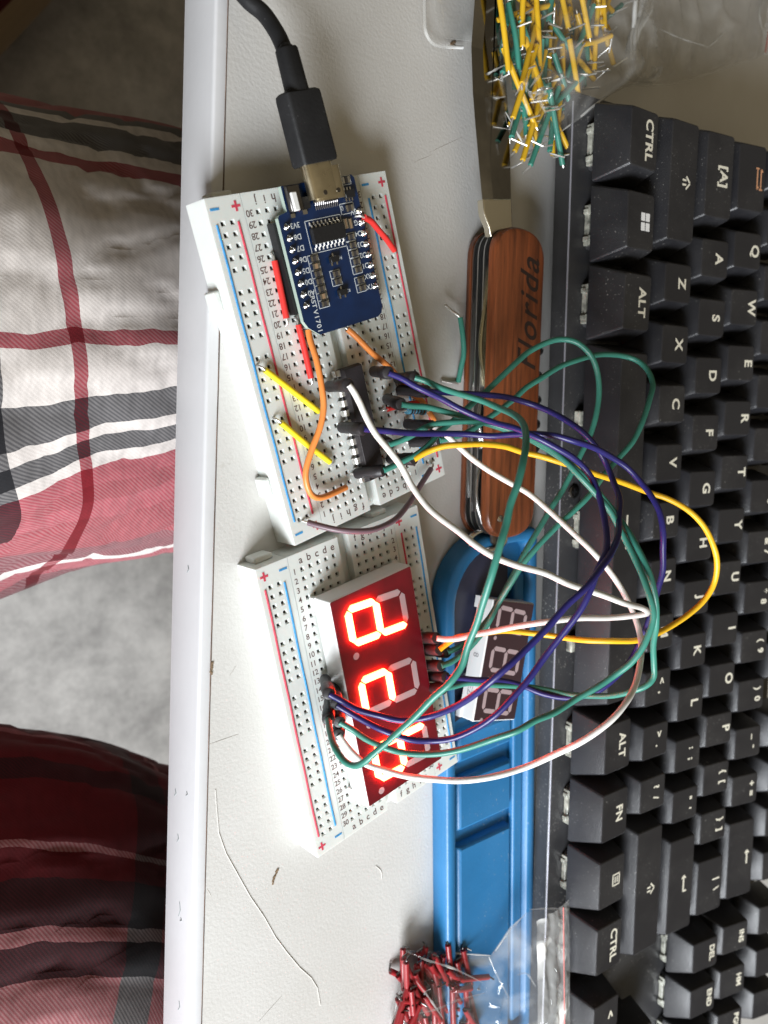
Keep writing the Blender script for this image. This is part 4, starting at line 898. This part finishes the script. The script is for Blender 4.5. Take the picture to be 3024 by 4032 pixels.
def bag(label, upper, lower, zf, amp, seed, zipline):
    c = (upper[0] + upper[-1] + lower[0] + lower[-1]) / 4; c.z = 0
    t = thing('zip_bag', label, 'plastic bag', c)
    film('bag_film', [k - c for k in upper], [k - c for k in lower], zf, 90, 50, amp, seed, t, M_film if seed < 5 else M_filmB)
    a, b_, w = zipline; d = (b_ - a); n = Vector((-d.y, d.x, 0)).normalized()
    m = MB(); NU, NA = 80, 34
    for i in range(NU + 1):
        for k in range(NA + 1):
            q_ = k / NA; off = (q_ - .5) * w; p = a + d * (i / NU)
            h_ = 1.1 * abs(math.sin(q_ * 9.5 + .8 * noise.noise(Vector((i * .07, 0, seed))))) + .9 * noise.noise(Vector((i * .11, q_ * 7, seed))) + .35 * noise.noise(Vector((i * .5, q_ * 16, seed)))
            e_ = min(1, min(q_, 1 - q_) * 8)
            m.v.append(p + n * (off + .5 * noise.noise(Vector((i * .12, 3, seed)))) + Vector((0, 0, h_ * e_)) - c + d.normalized() * (1.0 * noise.noise(Vector((q_ * 5, 1, seed))) if i in (0, NU) else 0))
    for i in range(NU):
        for k in range(NA): g_ = i * (NA + 1) + k; m.f.append((g_, g_ + 1, g_ + NA + 2, g_ + NA + 1)); m.m.append(0)
    z_ = m.build('zip_strip', M_zip, t, smooth=True, angle=180)
    m = MB(); m.tube([a + d * (i / 30) + n * (w * .22) + Vector((0, 0, 1.3)) - c for i in range(31)], .18, 6); m.build('red_zip_line', mat('red zip line', (.6, .12, .1), .5), t)
    return t
zc = Vector
bagA = bag('clear zip bag of yellow and green wire links over the knife blade',
    [at(1878, -300, 4), at(2400, -310, 4), at(3120, -330, 3)],
    [at(1890, 300, 6), at(1988, 445, 8), at(2080, 605, 8), at(2160, 565, 10), at(2370, 392, 14), at(2480, 335, 6), at(2640, 330, 3), at(3014, 212, 3)],
    lambda s, t_: 8 * math.exp(-((s - .28) / .22) ** 2) + 2.5, 2.0, 3.1, (at(3006, 215, 5), at(3095, -330, 5), 5))
m = MB()   # the whitish crumpled fold across the bag
for k in range(6):
    pts = [at(x + 14 * (k - 2.5) * (.6 + .5 * math.sin(i * 1.3 + k)), y, 8.5 + 1.2 * math.sin(i * 1.1 + k)) - Vector(bagA.location) / S for i, (x, y) in enumerate([(2560, -120), (2548, -40), (2530, 30), (2505, 90), (2492, 150), (2492, 210), (2490, 260), (2500, 305), (2540, 318), (2580, 300), (2600, 265)])]
    m.tube(cr(pts, 5), .75, 6)
m.build('film_fold', M_fold, bagA, smooth=True)
bagB = bag('clear zip bag of red wire links lying over the end of the blue tray',
    [at(1592, 3742, 1), at(1760, 3752, 3), at(1930, 3762, 9), at(2008, 3650, 12), at(2088, 3582, 15), at(2238, 3578, 19)],
    [at(1500, 4200, 1), at(1760, 4200, 3), at(1930, 4200, 9), at(2010, 4200, 12), at(2090, 4200, 16), at(2240, 4200, 21)],
    lambda s, t_: 8.5 - 5.5 * s, 2.2, 8.7, (at(2178, 3583, 21), at(2185, 4200, 23), 17))

def creases(t, lines, rad, mt):
    for ln in lines:
        m = MB(); pts = [at(x, y, z) - Vector(t.location) / S for x, y, z in ln]
        m.tube(cr(pts, 6), lambda q_: rad * (.25 + .75 * math.sin(math.pi * q_) * (.6 + .4 * math.sin(q_ * 23))), 5)
        m.build('film_crease', mt, t, smooth=True)
creases(bagB, [[(1592, 3742, 3), (1680, 3780, 8), (1790, 3815, 10), (1902, 3870, 11)], [(1640, 3865, 9), (1690, 3930, 10), (1745, 4010, 10)], [(1925, 3768, 12), (1962, 3850, 14), (2005, 3930, 14)], [(2075, 3592, 17), (2010, 3660, 15), (1950, 3745, 13)], [(1592, 3742, 2), (1585, 3850, 2), (1560, 3960, 2), (1545, 4060, 2)], [(1650, 3990, 10), (1720, 3975, 11), (1800, 3940, 11), (1910, 3910, 12)], [(2035, 3840, 16), (2075, 3835, 17), (2110, 3885, 18)], [(1592, 3743, 2), (1760, 3752, 5), (1930, 3762, 11)], [(2085, 3582, 17), (2160, 3578, 20), (2240, 3580, 21)]], .42, M_fold)
creases(bagA, [[(1890, 310, 7), (1940, 280, 10), (1990, 255, 12)], [(1900, 370, 7), (1950, 385, 9), (1990, 380, 10)], [(2080, 605, 9), (2150, 560, 11), (2260, 480, 13), (2370, 392, 15), (2480, 335, 8), (2640, 332, 5), (2820, 280, 4), (3014, 214, 4)], [(1990, 440, 9), (2035, 520, 10), (2078, 603, 9)], [(2590, 110, 7), (2680, 150, 8), (2790, 185, 7)], [(2790, 185, 7), (2830, 150, 7), (2862, 115, 6)], [(3002, 0, 5), (2990, 60, 6), (3012, 150, 5)]], .45, M_fold)
m = MB()   # window glint on the crumpled film, imitated with short whitish strands
rb_ = random.Random(3)
for k in range(16):
    x, y = 2130 + rb_.gauss(0, 42), 375 + rb_.gauss(0, 32); a = rb_.uniform(0, 3.14); l = rb_.uniform(14, 45)
    m.tube([at(x - l * math.cos(a), y - l * math.sin(a), 15.5) - Vector(bagA.location) / S, at(x, y, 16.6) - Vector(bagA.location) / S, at(x + l * math.cos(a), y + l * math.sin(a), 15.5) - Vector(bagA.location) / S], lambda q_: .55 * math.sin(math.pi * (q_ * .9 + .05)), 5)
m.build('glint_strands', M_fold, bagA, smooth=True)

def scatter(proto_specs, n, region, zr, group, labels, lean, seed, clear=None):
    rnd = random.Random(seed); protos = {}
    for k in range(n):
        mt, name_ = rnd.choice(proto_specs); Lk = rnd.choice((14, 17, 20, 23, 26)) if mt is not M_w_bagred else rnd.choice((8, 10, 13, 15))
        px, py = region(rnd); z = rnd.uniform(*zr)
        p = at(px, py, z)
        key = (mt.name, Lk)
        t = thing('wire_link', labels[mt.name], 'wire link', p, 0, group)
        if key not in protos: protos[key] = staple(t, mt, Lk, 5.0 if mt is not M_w_bagred else 2.0, .84 if mt is not M_w_bagred else .95, rnd.uniform(-.5, .5), mtl=None if mt is not M_w_bagred else M_dsteel)
        else:
            for ch in protos[key]:
                o = ch.copy(); COL.objects.link(o); o.parent = t
        t.rotation_euler = (rnd.uniform(-.18, .18), rnd.uniform(-1.5, 1.5), lean + rnd.gauss(0, .48))
def regA(r):
    v = r.random() ** .9; y = -60 + 560 * v
    xa, xb = (1945 + (max(y, 0) * .26), 2440 - (max(y, 0) * .46))
    return r.uniform(xa, xb), y
scatter([(M_w_dyellow, 'y'), (M_w_dyellow, 'y'), (M_w_dyellow, 'y'), (M_w_green, 'g'), (M_w_green, 'g')], 105, regA, (4, 13), 'wire links inside the upper clear bag',
        {M_w_dyellow.name: 'mustard yellow wire link inside the clear bag over the knife blade', M_w_green.name: 'teal green wire link inside the clear bag over the knife blade'}, .15, 5)
def regB(r):
    y = r.uniform(3800, 4110); return r.uniform(1575 - (y - 3800) * .05, 1880), y
scatter([(M_w_bagred, 'r')], 100, regB, (2.0, 9), 'wire links inside the lower clear bag', {M_w_bagred.name: 'red wire link inside the clear bag at the bottom of the blue tray'}, .4, 9)
# rounded corner of another clear box at the top
m = MB(); q = [at(x, y, 6) for x, y in ((1712, -120), (1712, 60), (1722, 120), (1750, 155), (1800, 165), (1862, 168))]
t = thing('plastic_box', 'rounded corner of a clear plastic box left of the knife blade at the top', 'plastic box', at(1760, 0, 0))
m.tube([loc(t, p - Vector((0, 0, 4))) for p in cr(q, 6)], .5, 8); m.build('box_rim', M_zip, t, smooth=True)
m = MB(); qq = [at(x, y, 1.6) for x, y in ((1714, -120), (1714, 60), (1724, 118), (1752, 152), (1862, 165), (1880, -120))]
m.loft([[loc(t, p) for p in qq], [loc(t, p + Vector((0, 0, .6))) for p in qq]]); m.build('box_lid', M_film, t)

# ------------------------------------------------------------------ the seated person's plaid trousers, floor, blanket
WHT, GRY, DRD, RED, PNK, DK = (.66, .63, .61), (.035, .035, .042), (.16, .014, .028), (.27, .008, .026), (.33, .026, .050), (.02, .02, .024)
def legtube(m, centers, radii, nu, nv, u0, usc, v0, vsc, seed, fold):
    P_ = cr(centers, 22); N = len(P_); base = len(m.v); vs = []; fs = []; uvs = []
    acc = 0
    for i in range(N):
        if i: acc += (P_[i] - P_[i-1]).length
        d = (P_[min(i+1, N-1)] - P_[max(i-1, 0)]).normalized(); side = d.cross(Vector((0, 0, 1))).normalized(); up = side.cross(d)
        k = i / (N - 1) * (len(radii) - 1); a = int(min(k, len(radii) - 2)); R = radii[a] * (1 - (k - a)) + radii[a+1] * (k - a)
        for j in range(nv + 1):
            th = 2 * math.pi * j / nv - math.pi / 2
            dirn = side * math.cos(th) + up * math.sin(th)
            w = noise.noise(Vector((P_[i].x * .012 + seed, P_[i].y * .01 + dirn.y * 2.2, dirn.z * 1.6))) * fold
            w += noise.noise(Vector((P_[i].x * .03, dirn.y * 5 + seed, dirn.z * 5))) * fold * .35
            nz_ = noise.noise(Vector((P_[i].x * .045 + seed * 3, dirn.y * 6.5, dirn.z * 6.5 + P_[i].x * .02))); w -= fold * .34 * max(0.0, 1 - abs(nz_) * 5) ** 2
            vq = j / nv; lowm = max(0.0, min(1.0, (.49 - vq) * 12))
            w += lowm * fold * .9 * math.sin(P_[i].x * .035 + vq * 46 + seed) * (.5 + .5 * noise.noise(Vector((P_[i].x * .02, vq * 9, seed))))
            vs.append(P_[i] + dirn * (R + w)); uvs.append((u0 + acc * usc + .03 * lowm * noise.noise(Vector((P_[i].x * .02, vq * 14, 1))), v0 + vq * vsc - lowm * (P_[i].x - off.x + 24) * .00035 + .014 * lowm * noise.noise(Vector((P_[i].x * .025, vq * 10, seed + 3)))))
    for i in range(N - 1):
        for j in range(nv):
            a = i * (nv + 1) + j; fs.append((a, a + 1, a + nv + 2, a + nv + 1))
    m.add(vs, fs); m.uv = (m.uv or []) + uvs
LEG1 = [(-330, -60, -150), (-210, -20, -135), (-110, 8, -126), (-24, 21, -123), (45, 28, -124), (140, 34, -130), (230, 40, -150)]
LEG2 = [(-330, -120, -150), (-230, -150, -138), (-120, -175, -130), (-24, -192, -126), (45, -226, -126), (140, -250, -130), (230, -280, -150)]
VS1 = [(0, DRD), (.30, PNK), (.322, WHT), (.330, DRD), (.352, RED), (.385, PNK), (.40, RED), (.412, PNK), (.425, WHT), (.4325, GRY), (.442, WHT), (.452, GRY), (.471, WHT), (.4995, RED), (.506, WHT), (.612, RED), (.623, WHT), (.636, GRY), (.664, WHT), (.672, GRY), (.686, RED), (.71, DRD)]
US1 = [(0, WHT), (.13, RED), (.145, WHT), (.34, GRY), (.535, WHT), (.62, RED), (.64, WHT), (.93, RED), (.95, WHT), (.97, GRY)]
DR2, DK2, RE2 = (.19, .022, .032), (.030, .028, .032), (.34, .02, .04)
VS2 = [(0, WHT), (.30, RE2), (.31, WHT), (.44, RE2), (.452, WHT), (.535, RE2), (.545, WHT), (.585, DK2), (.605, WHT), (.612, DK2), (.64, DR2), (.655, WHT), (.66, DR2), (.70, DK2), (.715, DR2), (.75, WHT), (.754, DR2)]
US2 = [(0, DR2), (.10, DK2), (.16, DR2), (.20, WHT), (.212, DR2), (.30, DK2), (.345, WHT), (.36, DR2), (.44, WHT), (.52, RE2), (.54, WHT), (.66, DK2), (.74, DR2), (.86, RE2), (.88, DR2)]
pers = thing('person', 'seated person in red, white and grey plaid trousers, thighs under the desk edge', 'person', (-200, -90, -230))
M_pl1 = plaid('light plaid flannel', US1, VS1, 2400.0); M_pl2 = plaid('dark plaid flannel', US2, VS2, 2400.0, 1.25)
m = MB(); off = Vector((200, 90, 230))
legtube(m, [Vector(c) + off for c in LEG1], [98, 92, 86, 80, 77, 72, 68], 60, 200, 0, 1 / 200, 0, 1.0, 2.0, 5.0)
m.v = [p for p in m.v]; n1 = len(m.f)
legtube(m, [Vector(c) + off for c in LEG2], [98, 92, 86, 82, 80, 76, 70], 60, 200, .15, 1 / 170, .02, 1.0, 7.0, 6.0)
# the seat of the trousers joining both legs behind the frame
nv_ = 24; rings = []
for i in range(9):
    a = -math.pi / 2 + math.pi * i / 8; rr_ = max(math.cos(a), .05)
    rings.append([Vector((-335 + 95 * rr_ * math.cos(b_) , -90 + 175 * math.sin(a), -150 + 92 * rr_ * math.sin(b_))) + off for b_ in [2 * math.pi * k / nv_ for k in range(nv_)]])
o_ = len(m.v); m.loft(rings); m.uv += [(.3 + .002 * p.y, .4 + .002 * p.z) for p in m.v[o_:]]
m.m = [0] * n1 + [1] * (len(m.f) - n1)
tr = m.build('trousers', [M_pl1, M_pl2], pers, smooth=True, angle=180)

fm_ = mat('mottled grey rug', (.26, .24, .23), .95, bump=1.0, bump_scale=260); nt = fm_.node_tree
tc = nt.nodes.new('ShaderNodeTexCoord'); n = nt.nodes.new('ShaderNodeTexNoise'); n.inputs['Scale'].default_value = 18; n.inputs['Detail'].default_value = 15; n.inputs['Roughness'].default_value = .78; n.inputs['Distortion'].default_value = .1
nt.links.new(tc.outputs['Object'], n.inputs['Vector']); r = ramp(nt, [(.25, (.26, .25, .24)), (.75, (.62, .60, .57))], 'EASE'); nt.links.new(n.outputs['Fac'], r.inputs[0]); nt.links.new(r.outputs[0], nt.nodes['Principled BSDF'].inputs['Base Color'])
m = MB(); nx = 40
for j in range(nx + 1):
    for i in range(nx + 1):
        x = -900 + 1800 * i / nx; y = -1100 + 2000 * j / nx
        m.v.append(Vector((x, y, 5 * noise.noise(Vector((x * .01, y * .01, 0))))))
for j in range(nx):
    for i in range(nx): a = j * (nx + 1) + i; m.f.append((a, a + 1, a + nx + 2, a + nx + 1)); m.m.append(0)
fl = m.build('floor', fm_, smooth=True, angle=180); fl.location = (0, 0, -.48); fl['kind'] = 'structure'
# plaid blanket on the floor at the upper left
M_bl = plaid('dark red blanket', [(0, DRD), (.40, (.40, .33, .24)), (.62, (.012, .012, .015)), (.64, (.05, .05, .055))], [(0, DRD), (.40, (.40, .33, .24)), (.62, (.012, .012, .015)), (.64, (.05, .05, .055))], 500.0, .9)
m = MB(); q0 = at(-300, 540, -440); u_ = (at(400, -204, -440) - q0).normalized(); w_ = Vector((u_.y, -u_.x, 0)); w_ = w_ if w_.dot(at(300, 400, -440) - q0) > 0 else -w_; uvs = []
Mx = 30
for lay in (0, 1):
    for j in range(Mx + 1):
        for i in range(Mx + 1):
            p = q0 + u_ * (i / Mx * 480 - 60) - w_ * (j / Mx * 260)
            m.v.append(p - Vector((q0.x, q0.y, -460)) + Vector((0, 0, (12 if lay == 0 else -14) * (1 if 0 < j < Mx and 0 < i < Mx else .2) + 6 * noise.noise(p * .012)))); uvs.append((i / Mx * .02, .30 + 0 * j))
for j in range(Mx):
    for i in range(Mx):
        a = j * (Mx + 1) + i; n_ = (Mx + 1) ** 2
        m.f.append((a, a + 1, a + Mx + 2, a + Mx + 1)); m.m.append(0); m.f.append((n_ + a, n_ + a + Mx + 1, n_ + a + Mx + 2, n_ + a + 1)); m.m.append(0)
m.uv = [( .62 - .62 * ((k % ((Mx + 1) ** 2)) // (Mx + 1)) / Mx * 2.2 if False else max(.001, .615 - ((k % ((Mx + 1) ** 2)) // (Mx + 1)) / Mx * 3.6),) * 2 for k in range(len(m.v))]
bl = m.build('blanket', M_bl, smooth=True, angle=180); bl.location = Vector((q0.x, q0.y, -460)) * S
tag(bl, 'dark red blanket with a broad cream stripe lying on the floor in shade', 'blanket')

# ------------------------------------------------------------------ light: window low on the left, dim room
w = bpy.data.worlds.new('World'); sc.world = w; w.use_nodes = True; nt = w.node_tree
bg = nt.nodes['Background']
tc = nt.nodes.new('ShaderNodeTexCoord'); sp = nt.nodes.new('ShaderNodeSeparateXYZ'); nt.links.new(tc.outputs['Generated'], sp.inputs[0])
r = ramp(nt, [(0, (.02, .017, .014)), (.5, (.075, .062, .042)), (.75, (.115, .096, .066)), (1, (.34, .285, .19))], 'LINEAR')
mr = nt.nodes.new('ShaderNodeMapRange'); mr.inputs['From Min'].default_value = -1; nt.links.new(sp.outputs[2], mr.inputs['Value']); nt.links.new(mr.outputs[0], r.inputs[0])
wn_ = nt.nodes.new('ShaderNodeTexNoise'); wn_.inputs['Scale'].default_value = 2.6; wn_.inputs['Detail'].default_value = 3; nt.links.new(tc.outputs['Generated'], wn_.inputs['Vector'])
wr_ = nt.nodes.new('ShaderNodeMapRange'); wr_.inputs['From Min'].default_value = .36; wr_.inputs['From Max'].default_value = .64; wr_.inputs['To Min'].default_value = .25; wr_.inputs['To Max'].default_value = 1.75; nt.links.new(wn_.outputs['Fac'], wr_.inputs['Value'])
ws_ = nt.nodes.new('ShaderNodeVectorMath'); ws_.operation = 'SCALE'; nt.links.new(r.outputs[0], ws_.inputs[0]); nt.links.new(wr_.outputs[0], ws_.inputs['Scale']); nt.links.new(ws_.outputs[0], bg.inputs[0]); bg.inputs[1].default_value = 1.0
def area(name, loc_, target, sx, sy, power, color):
    l = bpy.data.lights.new(name, 'AREA'); l.shape = 'RECTANGLE'; l.size = sx; l.size_y = sy; l.energy = power; l.color = color
    o = bpy.data.objects.new(name, l); COL.objects.link(o); o.location = loc_
    o.rotation_euler = (Vector(target) - Vector(loc_)).to_track_quat('-Z', 'Y').to_euler(); return o
area('window_light', (-.38, -.65, .34), (.06, -.10, 0), .44, .36, 16.5, (.92, .96, 1.0))
# ------------------------------------------------------------------ camera
cam = bpy.data.cameras.new('camera'); co = bpy.data.objects.new('camera', cam); COL.objects.link(co)
cam.sensor_fit = 'HORIZONTAL'; cam.sensor_width = 36.0; cam.lens = F / 3024 * 36.0; cam.clip_start = .005; cam.clip_end = 50
co.matrix_world = Matrix.Translation(CAM * S) @ ROT.to_4x4()
cam.dof.use_dof = True; cam.dof.focus_distance = .212; cam.dof.aperture_fstop = cam.lens / 1.5
sc.camera = co
sc.view_settings.view_transform = 'Standard'; sc.view_settings.look = 'None'; sc.view_settings.exposure = 0; sc.view_settings.gamma = 1
sc.render.engine = 'CYCLES'; sc.cycles.use_denoising = True
sc.cycles.max_bounces = 10; sc.cycles.transparent_max_bounces = 24; sc.cycles.caustics_reflective = False; sc.cycles.caustics_refractive = False
